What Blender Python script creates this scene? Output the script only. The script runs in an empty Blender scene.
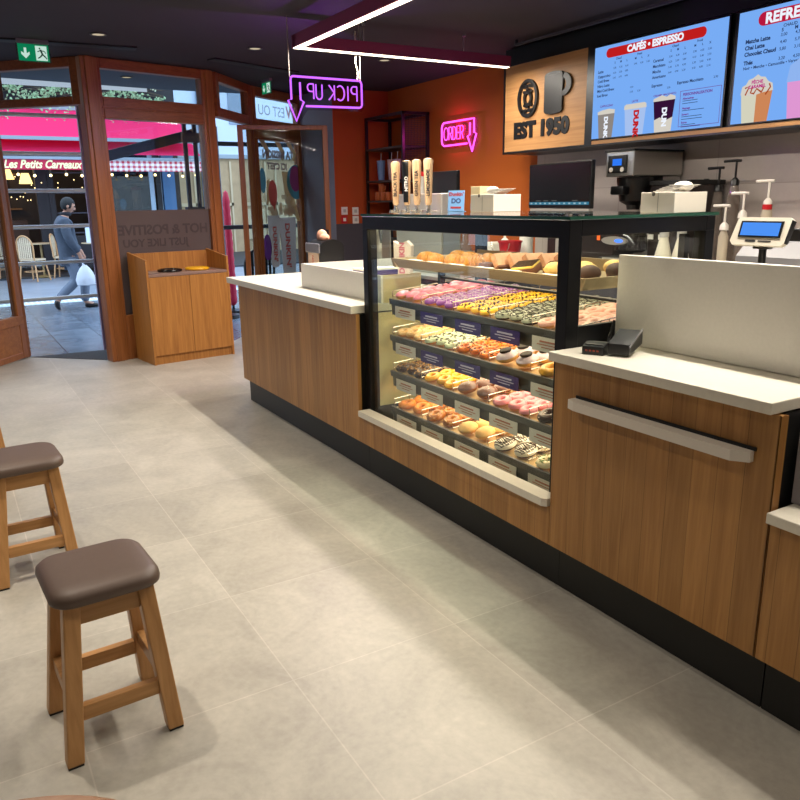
import bpy, bmesh, math, random
from mathutils import Matrix, Vector
random.seed(7)
PI = math.pi
SC = bpy.context.scene
COL = SC.collection

# ------------------------------------------------------------------ helpers
def lin(h):
    h = h.lstrip('#')
    o = []
    for i in (0, 2, 4):
        c = int(h[i:i+2], 16)/255
        o.append(c/12.92 if c <= .04045 else ((c+.055)/1.055)**2.4)
    return tuple(o)+(1.0,)

class MB:
    """collects shapes, in world coordinates, into one bmesh"""
    def __init__(s): s.bm = bmesh.new()
    def _fin(s, verts, M):
        if M is not None: bmesh.ops.transform(s.bm, matrix=M, verts=verts)
    def box(s, x0, x1, y0, y1, z0, z1, bev=0, M=None, seg=2):
        r = bmesh.ops.create_cube(s.bm, size=1)
        vs = r['verts']
        bmesh.ops.scale(s.bm, vec=(abs(x1-x0), abs(y1-y0), abs(z1-z0)), verts=vs)
        bmesh.ops.translate(s.bm, vec=((x0+x1)/2, (y0+y1)/2, (z0+z1)/2), verts=vs)
        if bev:
            es = list({e for v in vs for e in v.link_edges})
            g = bmesh.ops.bevel(s.bm, geom=es, offset=bev, segments=seg, affect='EDGES', profile=.5)
            vs = list({v for f in g['faces'] for v in f.verts} | {v for v in vs if v.is_valid})
            st = list(vs); seen = set(vs)
            while st:
                v = st.pop()
                for e in v.link_edges:
                    w = e.other_vert(v)
                    if w not in seen: seen.add(w); st.append(w)
            vs = list(seen)
        s._fin(vs, M); return s
    def lathe(s, prof, c=(0, 0, 0), n=24, M=None, sx=1, sy=1):
        rings = []
        for r, z in prof:
            if r < 1e-5: rings.append([s.bm.verts.new((c[0], c[1], c[2]+z))])
            else: rings.append([s.bm.verts.new((c[0]+r*sx*math.cos(2*PI*i/n), c[1]+r*sy*math.sin(2*PI*i/n), c[2]+z)) for i in range(n)])
        for a, b in zip(rings, rings[1:]):
            for i in range(n):
                j = (i+1) % n
                if len(a) == 1 and len(b) == 1: continue
                if len(a) == 1: s.bm.faces.new((a[0], b[j], b[i]))
                elif len(b) == 1: s.bm.faces.new((a[i], a[j], b[0]))
                else: s.bm.faces.new((a[i], a[j], b[j], b[i]))
        for q, fl in ((rings[0], True), (rings[-1], False)):
            if len(q) > 1:
                s.bm.faces.new(q[::-1] if fl else q)
        s._fin([v for r in rings for v in r], M); return s
    def cyl(s, p0, p1, r0, r1=None, n=12, caps=True):
        r1 = r0 if r1 is None else r1
        p0 = Vector(p0); p1 = Vector(p1); d = (p1-p0); L = d.length
        q = d.to_track_quat('Z', 'Y').to_matrix().to_4x4()
        M = Matrix.Translation(p0) @ q
        return s.lathe([(r0, 0), (r1, L)], n=n, M=M)
    def tube(s, pts, r, n=8, closed=False):
        pts = [Vector(p) for p in pts]; N = len(pts); rings = []
        up = None
        for i, p in enumerate(pts):
            a = pts[i-1] if (i or closed) else p
            b = pts[(i+1) % N] if (i < N-1 or closed) else p
            t = (b-a).normalized()
            if up is None:
                up = Vector((0, 0, 1)) if abs(t.z) < .9 else Vector((1, 0, 0))
            x = up.cross(t)
            if x.length < 1e-4: x = Vector((0, 1, 0)).cross(t)
            x.normalize(); y = t.cross(x); up = y
            rr = r[i] if isinstance(r, (list, tuple)) else r
            rings.append([s.bm.verts.new(p+rr*(math.cos(2*PI*k/n)*x+math.sin(2*PI*k/n)*y)) for k in range(n)])
        M = N if closed else N-1
        for i in range(M):
            a = rings[i]; b = rings[(i+1) % N]
            for k in range(n):
                j = (k+1) % n
                s.bm.faces.new((a[k], a[j], b[j], b[k]))
        if not closed:
            s.bm.faces.new(rings[0][::-1]); s.bm.faces.new(rings[-1])
        return s
    def prism(s, pts, d, M=None):
        """polygon in local XY extruded to z=d"""
        a = [s.bm.verts.new((p[0], p[1], 0)) for p in pts]
        b = [s.bm.verts.new((p[0], p[1], d)) for p in pts]
        n = len(pts)
        s.bm.faces.new(a[::-1]); s.bm.faces.new(b)
        for i in range(n):
            j = (i+1) % n
            s.bm.faces.new((a[i], a[j], b[j], b[i]))
        s._fin(a+b, M); return s
    def ringp(s, outer, inner, d, M=None):
        """flat ring between two polygons of equal count, extruded"""
        n = len(outer); L = []
        for pts, z in ((outer, 0), (inner, 0), (outer, d), (inner, d)):
            L.append([s.bm.verts.new((p[0], p[1], z)) for p in pts])
        o0, i0, o1, i1 = L
        for k in range(n):
            j = (k+1) % n
            s.bm.faces.new((o1[k], o1[j], i1[j], i1[k])); s.bm.faces.new((o0[j], o0[k], i0[k], i0[j]))
            s.bm.faces.new((o0[k], o0[j], o1[j], o1[k])); s.bm.faces.new((i0[j], i0[k], i1[k], i1[j]))
        s._fin([v for r in L for v in r], M); return s
    def ball(s, c, r, sx=1, sy=1, sz=1, u=16, v=10, M=None):
        prof = [(r*math.sin(PI*i/v), -r*sz*math.cos(PI*i/v)) for i in range(v+1)]
        prof[0] = (0, -r*sz); prof[-1] = (0, r*sz)
        return s.lathe(prof, c, u, M, sx, sy)
    def torus(s, R, r, c=(0, 0, 0), n=24, m=10, sz=1, M=None, a0=0, a1=2*PI, jit=0):
        rings = []
        for i in range(n):
            th = 2*PI*i/n
            row = []
            for k in range(m):
                ph = a0+(a1-a0)*k/(m if a1-a0 > 6.28 else m-1)
                q = r*(1+jit*random.uniform(-1, 1))
                row.append(s.bm.verts.new((c[0]+(R+q*math.cos(ph))*math.cos(th), c[1]+(R+q*math.cos(ph))*math.sin(th), c[2]+q*sz*math.sin(ph))))
            rings.append(row)
        full = a1-a0 > 6.28
        for i in range(n):
            a = rings[i]; b = rings[(i+1) % n]
            for k in range(m if full else m-1):
                j = (k+1) % m
                s.bm.faces.new((a[k], b[k], b[j], a[j]))
        s._fin([v for r_ in rings for v in r_], M); return s
    def quad(s, *p):
        s.bm.faces.new([s.bm.verts.new(q) for q in p]); return s
    def text(s, body, size, M, ext=.001, bold=0, align='CENTER', shear=0, sx=1):
        cu = bpy.data.curves.new('t', 'FONT'); cu.body = body; cu.size = size; cu.extrude = ext
        cu.offset = bold; cu.align_x = align; cu.align_y = 'CENTER'; cu.shear = shear; cu.resolution_u = 3
        o = bpy.data.objects.new('t', cu); COL.objects.link(o)
        dg = bpy.context.evaluated_depsgraph_get(); dg.update()
        me = bpy.data.meshes.new_from_object(o.evaluated_get(dg))
        n0 = len(s.bm.verts)
        s.bm.from_mesh(me)
        s.bm.verts.ensure_lookup_table()
        vs = s.bm.verts[n0:]
        bmesh.ops.transform(s.bm, matrix=M @ Matrix.Diagonal((sx, 1, 1, 1)), verts=vs)
        bpy.data.objects.remove(o); bpy.data.curves.remove(cu); bpy.data.meshes.remove(me)
        return s

def FR(o, ex, ey):
    ex = Vector(ex).normalized(); ey = Vector(ey).normalized(); ez = ex.cross(ey)
    return Matrix(((ex.x, ey.x, ez.x, o[0]), (ex.y, ey.y, ez.y, o[1]), (ex.z, ey.z, ez.z, o[2]), (0, 0, 0, 1)))
def facing_room(o):   # on the back wall, seen from the room
    return FR(o, (1, 0, 0), (0, 0, 1))
def facing_near(o):   # faces along the counter towards the near end
    return FR(o, (0, 1, 0), (0, 0, 1))

WM = {}
def thing(name, label, cat, loc=(0, 0, 0), rz=0, group=None):
    o = bpy.data.objects.new(name, None); COL.objects.link(o)
    o.empty_display_size = .05
    o.location = loc; o.rotation_euler = (0, 0, rz)
    o['label'] = label; o['category'] = cat
    if group: o['group'] = group
    WM[o.name] = Matrix.Translation(Vector(loc)) @ Matrix.Rotation(rz, 4, 'Z')
    return o
def obj(name, mb, mat, parent=None, smooth=False, local=False, label=None, kind=None, origin=None):
    bm = mb.bm
    bmesh.ops.recalc_face_normals(bm, faces=bm.faces[:])
    M = Matrix.Identity(4)
    if parent is not None:
        if not local:
            bmesh.ops.transform(bm, matrix=WM[parent.name].inverted(), verts=bm.verts[:])
    elif origin is not None:
        M = Matrix.Translation(Vector(origin))
        if not local: bmesh.ops.transform(bm, matrix=M.inverted(), verts=bm.verts[:])
    me = bpy.data.meshes.new(name); bm.to_mesh(me); bm.free()
    if smooth:
        for p in me.polygons: p.use_smooth = True
        try: me.set_sharp_from_angle(angle=math.radians(38))
        except Exception: pass
    me.materials.append(mat)
    o = bpy.data.objects.new(name, me); COL.objects.link(o)
    if parent is not None:
        o.parent = parent; WM[o.name] = WM[parent.name]
    else:
        o.matrix_world = M; WM[o.name] = M
        if origin is not None: o.location = origin
    if label: o['label'] = label
    if kind: o['kind'] = kind
    return o
def single(name, mb, mat, label, cat, origin=(0, 0, 0), group=None, smooth=False, kind=None):
    o = obj(name, mb, mat, None, smooth, origin=origin, kind=kind)
    o['label'] = label; o['category'] = cat
    if group: o['group'] = group
    return o
def struct(name, mb, mat, parent=None, smooth=False):
    return obj(name, mb, mat, parent, smooth, kind='structure' if parent is None else None)
def sthing(name, loc=(0, 0, 0)):
    o = bpy.data.objects.new(name, None); COL.objects.link(o); o.location = loc; o['kind'] = 'structure'
    o.empty_display_size = .05
    WM[o.name] = Matrix.Translation(Vector(loc)); return o
def dup(root, loc, rot=None, label=None, group=None):
    r = root.copy(); COL.objects.link(r); r.location = loc
    if rot is not None: r.rotation_euler = rot
    if label: r['label'] = label
    if group: r['group'] = group
    for ch in root.children:
        c = ch.copy(); COL.objects.link(c); c.parent = r
        for g in ch.children:
            d = g.copy(); COL.objects.link(d); d.parent = c
    return r

# ------------------------------------------------------------------ materials
def mk(name):
    m = bpy.data.materials.new(name); m.use_nodes = True
    nt = m.node_tree; nt.nodes.clear()
    out = nt.nodes.new('ShaderNodeOutputMaterial')
    b = nt.nodes.new('ShaderNodeBsdfPrincipled')
    nt.links.new(b.outputs[0], out.inputs[0])
    return m, nt, b, out
def P(name, col, rough=.5, metal=0, spec=.5, noise=0, nscale=30, trans=0, coat=0):
    m, nt, b, out = mk(name)
    c = lin(col) if isinstance(col, str) else col
    b.inputs['Base Color'].default_value = c
    b.inputs['Roughness'].default_value = rough
    b.inputs['Metallic'].default_value = metal
    b.inputs['Specular IOR Level'].default_value = spec
    b.inputs['Coat Weight'].default_value = coat
    if noise:
        tc = nt.nodes.new('ShaderNodeTexCoord'); n = nt.nodes.new('ShaderNodeTexNoise')
        n.inputs['Scale'].default_value = nscale; n.inputs['Detail'].default_value = 4
        r = nt.nodes.new('ShaderNodeMapRange')
        r.inputs['From Min'].default_value = .3; r.inputs['From Max'].default_value = .7
        r.inputs['To Min'].default_value = 1-noise; r.inputs['To Max'].default_value = 1+noise
        mx = nt.nodes.new('ShaderNodeMix'); mx.data_type = 'RGBA'; mx.blend_type = 'MULTIPLY'; mx.inputs[0].default_value = 1
        mx.inputs['A'].default_value = c
        nt.links.new(tc.outputs['Object'], n.inputs['Vector']); nt.links.new(n.outputs['Fac'], r.inputs['Value'])
        nt.links.new(r.outputs[0], mx.inputs['B']); nt.links.new(mx.outputs['Result'], b.inputs['Base Color'])
    return m
def EM(name, col, s=1):
    m = bpy.data.materials.new(name); m.use_nodes = True
    nt = m.node_tree; nt.nodes.clear()
    out = nt.nodes.new('ShaderNodeOutputMaterial'); e = nt.nodes.new('ShaderNodeEmission')
    e.inputs[0].default_value = lin(col) if isinstance(col, str) else col; e.inputs[1].default_value = s
    nt.links.new(e.outputs[0], out.inputs[0]); return m
def GLASS(name, tint='#ffffff', rough=0, film=0, filmcol='#808080', ior=1.45, gl=1.0):
    m = bpy.data.materials.new(name); m.use_nodes = True
    nt = m.node_tree; nt.nodes.clear()
    out = nt.nodes.new('ShaderNodeOutputMaterial')
    t = nt.nodes.new('ShaderNodeBsdfTransparent'); t.inputs[0].default_value = lin(tint)
    g = nt.nodes.new('ShaderNodeBsdfGlossy'); g.inputs['Roughness'].default_value = rough
    g.inputs['Color'].default_value = (gl, gl, gl, 1)
    lw = nt.nodes.new('ShaderNodeLayerWeight'); lw.inputs['Blend'].default_value = .5
    pw = nt.nodes.new('ShaderNodeMath'); pw.operation = 'POWER'; pw.inputs[1].default_value = 5
    nt.links.new(lw.outputs['Facing'], pw.inputs[0])
    f0 = ((ior-1)/(ior+1))**2
    f = nt.nodes.new('ShaderNodeMath'); f.operation = 'MULTIPLY_ADD'; f.inputs[1].default_value = (1-f0)*.8; f.inputs[2].default_value = f0
    nt.links.new(pw.outputs[0], f.inputs[0])
    mx = nt.nodes.new('ShaderNodeMixShader')
    nt.links.new(f.outputs[0], mx.inputs[0]); nt.links.new(t.outputs[0], mx.inputs[1]); nt.links.new(g.outputs[0], mx.inputs[2])
    last = mx
    if film:
        d = nt.nodes.new('ShaderNodeBsdfDiffuse'); d.inputs[0].default_value = lin(filmcol)
        m2 = nt.nodes.new('ShaderNodeMixShader'); m2.inputs[0].default_value = film
        nt.links.new(mx.outputs[0], m2.inputs[1]); nt.links.new(d.outputs[0], m2.inputs[2]); last = m2
    nt.links.new(last.outputs[0], out.inputs[0]); return m
def WOOD(name, c1, c2, axis='Z', rough=.45, scale=1.0, board=0, spec=.4, contrast=1.0):
    """grain stretched along axis; board = width of upright boards with a thin groove between them"""
    m, nt, b, out = mk(name)
    N = nt.nodes.new; L = nt.links.new
    tc = N('ShaderNodeTexCoord'); mp = N('ShaderNodeMapping')
    s = {'X': (1.2, 26, 26), 'Y': (26, 1.2, 26), 'Z': (26, 26, 1.2)}[axis]
    mp.inputs['Scale'].default_value = tuple(v*scale for v in s)
    L(tc.outputs['Object'], mp.inputs[0])
    n1 = N('ShaderNodeTexNoise'); n1.inputs['Scale'].default_value = 1.0; n1.inputs['Detail'].default_value = 5; n1.inputs['Distortion'].default_value = 1.2
    L(mp.outputs[0], n1.inputs['Vector'])
    mp2 = N('ShaderNodeMapping'); mp2.inputs['Scale'].default_value = tuple(v*scale*5 for v in s)
    L(tc.outputs['Object'], mp2.inputs[0])
    n2 = N('ShaderNodeTexNoise'); n2.inputs['Scale'].default_value = 1.0; n2.inputs['Detail'].default_value = 2
    L(mp2.outputs[0], n2.inputs['Vector'])
    ad = N('ShaderNodeMath'); ad.operation = 'MULTIPLY_ADD'; ad.inputs[1].default_value = .45
    L(n2.outputs['Fac'], ad.inputs[0]); L(n1.outputs['Fac'], ad.inputs[2])
    mr = N('ShaderNodeMapRange'); mr.inputs['From Min'].default_value = .72-.25/contrast; mr.inputs['From Max'].default_value = .72+.25/contrast
    L(ad.outputs[0], mr.inputs['Value'])
    mx = N('ShaderNodeMix'); mx.data_type = 'RGBA'; mx.inputs['A'].default_value = lin(c2); mx.inputs['B'].default_value = lin(c1)
    L(mr.outputs[0], mx.inputs[0])
    last = mx.outputs['Result']
    if board:
        sp = N('ShaderNodeSeparateXYZ'); L(tc.outputs['Object'], sp.inputs[0])
        dv = N('ShaderNodeMath'); dv.operation = 'DIVIDE'; dv.inputs[1].default_value = board
        L(sp.outputs['X'], dv.inputs[0])
        fl = N('ShaderNodeMath'); fl.operation = 'FLOOR'; L(dv.outputs[0], fl.inputs[0])
        wn = N('ShaderNodeTexWhiteNoise'); wn.noise_dimensions = '1D'; L(fl.outputs[0], wn.inputs['W'])
        r2 = N('ShaderNodeMapRange'); r2.inputs['To Min'].default_value = .86; r2.inputs['To Max'].default_value = 1.1; L(wn.outputs['Value'], r2.inputs['Value'])
        fr = N('ShaderNodeMath'); fr.operation = 'FRACT'; L(dv.outputs[0], fr.inputs[0])
        lt = N('ShaderNodeMath'); lt.operation = 'LESS_THAN'; lt.inputs[1].default_value = .0022/board; L(fr.outputs[0], lt.inputs[0])
        r3 = N('ShaderNodeMapRange'); r3.inputs['To Min'].default_value = 1; r3.inputs['To Max'].default_value = .6; L(lt.outputs[0], r3.inputs['Value'])
        ml = N('ShaderNodeMath'); ml.operation = 'MULTIPLY'; L(r2.outputs[0], ml.inputs[0]); L(r3.outputs[0], ml.inputs[1])
        m2 = N('ShaderNodeMix'); m2.data_type = 'RGBA'; m2.blend_type = 'MULTIPLY'; m2.inputs[0].default_value = 1
        L(last, m2.inputs['A']); L(ml.outputs[0], m2.inputs['B']); last = m2.outputs['Result']
    L(last, b.inputs['Base Color'])
    b.inputs['Roughness'].default_value = rough; b.inputs['Specular IOR Level'].default_value = spec
    return m
def TILE(name, c1, c2, grout, w, h, mort, off, rough=.45, cloud=.18, stagger=0, upright=False):
    m, nt, b, out = mk(name); N = nt.nodes.new; L = nt.links.new
    tc = N('ShaderNodeTexCoord'); mp = N('ShaderNodeMapping'); mp.inputs['Location'].default_value = (off[0], off[1], 0)
    if upright:
        sx = N('ShaderNodeSeparateXYZ'); cx = N('ShaderNodeCombineXYZ'); L(tc.outputs['Object'], sx.inputs[0])
        L(sx.outputs['X'], cx.inputs['X']); L(sx.outputs['Z'], cx.inputs['Y']); L(cx.outputs[0], mp.inputs[0])
    else: L(tc.outputs['Object'], mp.inputs[0])
    br = N('ShaderNodeTexBrick'); br.offset = stagger; br.squash = 1
    br.inputs['Color1'].default_value = lin(c1); br.inputs['Color2'].default_value = lin(c2); br.inputs['Mortar'].default_value = lin(grout)
    br.inputs['Scale'].default_value = 1; br.inputs['Brick Width'].default_value = w; br.inputs['Row Height'].default_value = h
    br.inputs['Mortar Size'].default_value = mort; br.inputs['Mortar Smooth'].default_value = .1
    L(mp.outputs[0], br.inputs['Vector'])
    n1 = N('ShaderNodeTexNoise'); n1.inputs['Scale'].default_value = 3.2; n1.inputs['Detail'].default_value = 9; n1.inputs['Roughness'].default_value = .68; n1.inputs['Distortion'].default_value = .7
    L(tc.outputs['Object'], n1.inputs['Vector'])
    n2 = N('ShaderNodeTexNoise'); n2.inputs['Scale'].default_value = 40; n2.inputs['Detail'].default_value = 5
    L(tc.outputs['Object'], n2.inputs['Vector'])
    ad = N('ShaderNodeMath'); ad.operation = 'MULTIPLY_ADD'; ad.inputs[1].default_value = .35; L(n2.outputs['Fac'], ad.inputs[0]); L(n1.outputs['Fac'], ad.inputs[2])
    mr = N('ShaderNodeMapRange'); mr.inputs['From Min'].default_value = .45; mr.inputs['From Max'].default_value = .9
    mr.inputs['To Min'].default_value = 1-cloud; mr.inputs['To Max'].default_value = 1+cloud; L(ad.outputs[0], mr.inputs['Value'])
    mx = N('ShaderNodeMix'); mx.data_type = 'RGBA'; mx.blend_type = 'MULTIPLY'; mx.inputs[0].default_value = 1
    L(br.outputs['Color'], mx.inputs['A']); L(mr.outputs[0], mx.inputs['B']); L(mx.outputs['Result'], b.inputs['Base Color'])
    rr = N('ShaderNodeMapRange'); rr.inputs['To Min'].default_value = rough-.1; rr.inputs['To Max'].default_value = rough+.12; L(n1.outputs['Fac'], rr.inputs['Value'])
    L(rr.outputs[0], b.inputs['Roughness'])
    b.inputs['Specular IOR Level'].default_value = .35
    return m

W_OAK = WOOD('oak_laminate', '#b58449', '#936534', 'Z', board=.083)
W_OAKP = WOOD('oak_laminate_plain', '#b07e44', '#8e6032', 'Z', .42)
W_BIN = WOOD('honey_oak', '#bd8442', '#9a642f', 'Z', .45)
W_FRAME = WOOD('varnished_joinery', '#a5673a', '#844f27', 'Z', .35)
W_FRAMEH = WOOD('varnished_rail', '#985530', '#783f20', 'Y', .35)
W_DOOR = WOOD('door_panel_wood', '#a86c38', '#875229', 'Y', .4)
W_STOOL = WOOD('stool_wood', '#c69560', '#a27341', 'Z', .4, .8)
W_STOOLH = WOOD('stool_rail_wood', '#c69560', '#a47643', 'Y', .4, .8)
W_SIGN = WOOD('sign_oak', '#b98a58', '#9a6d42', 'X', .5, .7)
W_TRAY = WOOD('tray_wood', '#a58a66', '#8f7555', 'X', .5, .6)
W_TABLE = WOOD('table_wood', '#a4744c', '#805432', 'Y', .35, .8)
FLOOR = TILE('stone_tile', '#aba69b', '#a29d92', '#b6b0a5', .6, .6, .0022, (1.92, -.14), .42, .2)
PAVE = TILE('wet_paving', '#6f7a87', '#616c7a', '#3f4750', .9, .5, .006, (0, 0), .22, .25, .5)
WHITE = P('white_quartz', '#d9d3c4', .35, noise=.03, nscale=60)
SPLASH = P('white_laminate', '#e6e2da', .45, noise=.02, nscale=90)
BLACK = P('black_paint', '#0b0b0c', .35)
BLACKM = P('matt_black', '#0a0a0a', .6)
FRAMEB = P('black_anodised', '#08090d', .42, spec=.3)
KICK = P('black_plinth', '#0d0e0d', .45)
CEIL = P('charcoal_ceiling', '#27212a', .85, noise=.06, nscale=3)
STEEL = P('brushed_steel', '#b9b6b0', .3, .9)
STEELM = P('satin_steel', '#c9c4bc', .35, .6)
CHROME = P('chrome_wire', '#d8d4cc', .2, .9)
SHELFM = P('graphite_shelf', '#4a4844', .4)
PAPER = P('tray_liner', '#cfae7c', .7)
RED = P('orange_wall', '#b0560a', .75, noise=.03, nscale=4)
REDW = P('red_wall', '#ac420a', .75)
GREYW = P('grey_plaster', '#8a8890', .8)
DARKW = P('dark_dado', '#47434a', .7)
WALLW = TILE('pale_wall_tile', '#b3a8a2', '#aba09a', '#998f89', .9, .3, .003, (0, 0), .4, .05, 0, True)
LEATH = P('brown_leatherette', '#5b4a40', .5, noise=.04, nscale=80)
GLW = GLASS('window_glass', '#f4f7f6', gl=.55)
GLC = GLASS('case_glass', '#f6faf7', ior=1.35)
GLTOP = GLASS('case_top_glass', '#f0f6f3')
GLD = GLASS('door_glass', '#eef1f1', gl=.07)
ACRY = GLASS('clear_acrylic', '#efe8f5', ior=1.3)
FILM = GLASS('frosted_film', '#ffffff', .05, .93, '#665a58')
EDGE = P('green_glass_edge', '#1d4b3d', .2)
PAPERW = P('white_paper', '#e6e1d8', .7)
CARD = P('white_card', '#e2dccf', .6)
BEIGE = P('beige_end_panel', '#d6c494', .28, noise=.12, nscale=7)
GREYPL = P('grey_plastic', '#b8b4ae', .45)
DGREY = P('dark_grey_plastic', '#2b2b2e', .45)
PURPLE = P('purple_card', '#3b2468', .5)
ORANGE = P('orange_plastic', '#d2581a', .5)
YELLOW = P('yellow_plastic', '#f0b312', .4)
REDP = P('red_plastic', '#b8121a', .4)
LAMP = EM('led_strip', '#fff1d6', 5)
LAMPC = EM('case_led', '#ffe2b0', 2.5)
SPOTL = EM('downlight_lens', '#c8b89c', 1.0)
MAGENTA = EM('pink_neon', '#ff4fd8', 2.6)
VIOLET = EM('violet_neon', '#c86cff', 2.0)

def PRINT(name, col, clear=.12):
    m = bpy.data.materials.new(name); m.use_nodes = True
    nt = m.node_tree; nt.nodes.clear()
    out = nt.nodes.new('ShaderNodeOutputMaterial'); a = nt.nodes.new('ShaderNodeBsdfDiffuse'); b = nt.nodes.new('ShaderNodeBsdfTranslucent'); x = nt.nodes.new('ShaderNodeMixShader')
    for q in (a, b): q.inputs[0].default_value = lin(col)
    x.inputs[0].default_value = .45
    nt.links.new(a.outputs[0], x.inputs[1]); nt.links.new(b.outputs[0], x.inputs[2])
    c = nt.nodes.new('ShaderNodeBsdfTransparent'); y = nt.nodes.new('ShaderNodeMixShader'); y.inputs[0].default_value = clear
    nt.links.new(x.outputs[0], y.inputs[1]); nt.links.new(c.outputs[0], y.inputs[2]); nt.links.new(y.outputs[0], out.inputs[0]); return m
# ------------------------------------------------------------------ room shell
CH = 2.66
P_A = Vector((-8.10, .58, 0)); P_1 = Vector((-7.41, 1.28, 0)); P_2 = Vector((-7.67, 2.45, 0))
P_3 = Vector((-8.42, 3.11, 0)); P_4 = Vector((-8.95, 3.93, 0)); P_5 = Vector((-8.2, 4.02, 0))
plan = [(2.6, -3.2), (2.6, 4.75), (-8.2, 4.75), (-8.2, 4.02), (-8.95, 3.93), (-8.42, 3.11), (-7.67, 2.45), (-7.41, 1.28), (-8.10, .58), (-8.10, -3.2)]
m = MB(); m.prism(plan[::-1], .05, Matrix.Translation((0, 0, -.05))); struct('floor', m, FLOOR)
m = MB(); m.prism(plan[::-1], .05, Matrix.Translation((0, 0, CH))); struct('ceiling', m, CEIL)
# long air diffusers let into the dark ceiling
for u, v, a, l in ((-6.9, .95, -.1, 1.3), (-7.2, 2.75, .35, 1.0)):
    m = MB(); m.box(-.06, .06, -l/2, l/2, -.012, .002, M=Matrix.Translation((u, v, CH)) @ Matrix.Rotation(a, 4, 'Z'))
    single('air_diffuser', m, BLACKM, 'black slot diffuser in the ceiling ' + ('above the doorway to the cafe street' if v < 1 else 'above the open glass door'), 'air vent', (u, v, CH))
m = MB(); m.box(-8.2, 2.6, 4.75, 4.9, 0, CH); struct('wall_back', m, RED)
m = MB(); m.box(-5.5, 2.6, 4.735, 4.75, .9, 1.83); struct('trim_1', m, WALLW)       # pale tiled band behind the machines
m = MB(); m.box(-8.35, -8.2, 4.02, 4.9, 1.17, CH); struct('wall_end', m, REDW)
m = MB(); m.box(-8.35, -8.2, 4.02, 4.9, 0, 1.17); struct('trim_2', m, DARKW)
m = MB(); m.prism([(P_4.x, P_4.y), (P_5.x, P_5.y), (P_5.x-.15, P_5.y+.2), (P_4.x, P_4.y+.2)], CH); struct('wall_corner', m, GREYW)
m = MB(); m.box(-8.97, -8.1, -3.35, -3.2, 0, CH); m.box(-8.1, 2.75, -3.35, -3.2, 0, CH); struct('wall_left', m, GREYW)
m = MB(); m.box(2.6, 2.75, -3.2, 4.9, 0, CH); struct('wall_front', m, GREYW)

# ------------------------------------------------------------------ joinery of the shop front
def seg(p, q):
    d = (q-p); L = d.length; ex = d.normalized(); n = Vector((0, 0, 1)).cross(ex)
    M = Matrix(((ex.x, n.x, 0, p.x), (ex.y, n.y, 0, p.y), (0, 0, 1, 0), (0, 0, 0, 1)))
    return M, L
def pane(mb, M, x0, x1, z0, z1, t=.008): mb.box(x0, x1, -t/2, t/2, z0, z1, M=M)
def frame(mb, M, x0, x1, z0, z1, w, t=.07, wt=None, wb=None):
    wt = w if wt is None else wt; wb = w if wb is None else wb
    mb.box(x0, x0+w, -t/2, t/2, z0, z1, .006, M); mb.box(x1-w, x1, -t/2, t/2, z0, z1, .006, M)
    mb.box(x0+w, x1-w, -t/2, t/2, z1-wt, z1, .006, M)
    if wb: mb.box(x0+w, x1-w, -t/2, t/2, z0, z0+wb, .006, M)

# corner posts
def post(name, c, ax, w, d, zt=CH):
    m = MB(); M = Matrix.Translation(c) @ Matrix.Rotation(ax, 4, 'Z')
    m.box(-w/2, w/2, -d/2, d/2, 0, zt, .008, M)
    m.box(-w/2-.012, w/2+.012, -d*.25, d*.25, 0, zt, .006, M)
    struct(name, m, W_FRAME)
post('trim_3', P_1+Vector((-.01, .01, 0)), math.radians(14), .13, .15)
post('trim_4', P_2+Vector((.0, -.05, 0)), math.radians(20), .11, .13)
post('trim_5', P_3, math.radians(45), .06, .07)
post('trim_6', P_A+Vector((-.03, -.03, 0)), math.radians(45), .08, .1)
# doorway towards the cafe: transom light over an open leaf
MA, LA = seg(P_1, P_A)
d1 = sthing('door_1', ((P_1+P_A)/2)[:])
m = MB(); frame(m, MA, .05, LA-.02, 2.272, CH, .075, .09, wt=.08, wb=.07); obj('frame', m, W_FRAMEH, d1)
m = MB(); pane(m, MA, .12, LA-.09, 2.33, 2.585); obj('pane', m, GLW, d1)
# bay with the frosted lower half
MBb, LB = seg(P_1, P_2)
w1 = sthing('window_1', ((P_1+P_2)/2)[:])
m = MB(); frame(m, MBb, .03, LB-.03, 2.17, CH, .085, .09, wt=.085, wb=.175); m.box(.1, LB-.1, -.05, .05, 2.245, 2.265, .004, MBb); obj('transom_frame', m, W_FRAMEH, w1)
m = MB(); frame(m, MBb, .03, LB-.03, .0, 2.17, .085, .09, wt=.005, wb=.42); obj('window_frame', m, W_FRAME, w1)
m = MB(); m.box(.2, .42, -.055, .055, .13, .33, .004, MBb); obj('base_panel', m, W_DOOR, w1)
m = MB(); pane(m, MBb, .1, LB-.1, 2.34, 2.58); pane(m, MBb, .1, LB-.1, 1.372, 2.17); obj('pane', m, GLW, w1)
m = MB(); pane(m, MBb, .1, LB-.1, .42, 1.372, .01); obj('frosted_pane', m, FILM, w1)
TXT = P('film_lettering', '#453838', .6)
exB = (P_2-P_1).normalized(); nB = Vector((exB.y, -exB.x, 0))
def film_at(s, z): return FR(P_1+exB*s+nB*.007+Vector((0, 0, z)), -exB, (0, 0, 1))
m = MB(); m.text('HOT & POSITIVE', .125, film_at(LB*.5, 1.19), .0006, .004); m.text('JUST LIKE YOU', .1, film_at(LB*.42, 1.07), .0006, .003)
obj('mirrored_lettering', m, TXT, w1)
# second doorway, set back
MC, LC = seg(P_2, P_3)
d2 = sthing('door_2', ((P_2+P_3)/2)[:])
m = MB(); frame(m, MC, .05, LC-.03, 2.25, CH, .08, .09, wt=.08, wb=.09); obj('frame', m, W_FRAMEH, d2)
m = MB(); pane(m, MC, .12, LC-.1, 2.33, 2.59); obj('pane', m, GLW, d2)
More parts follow.
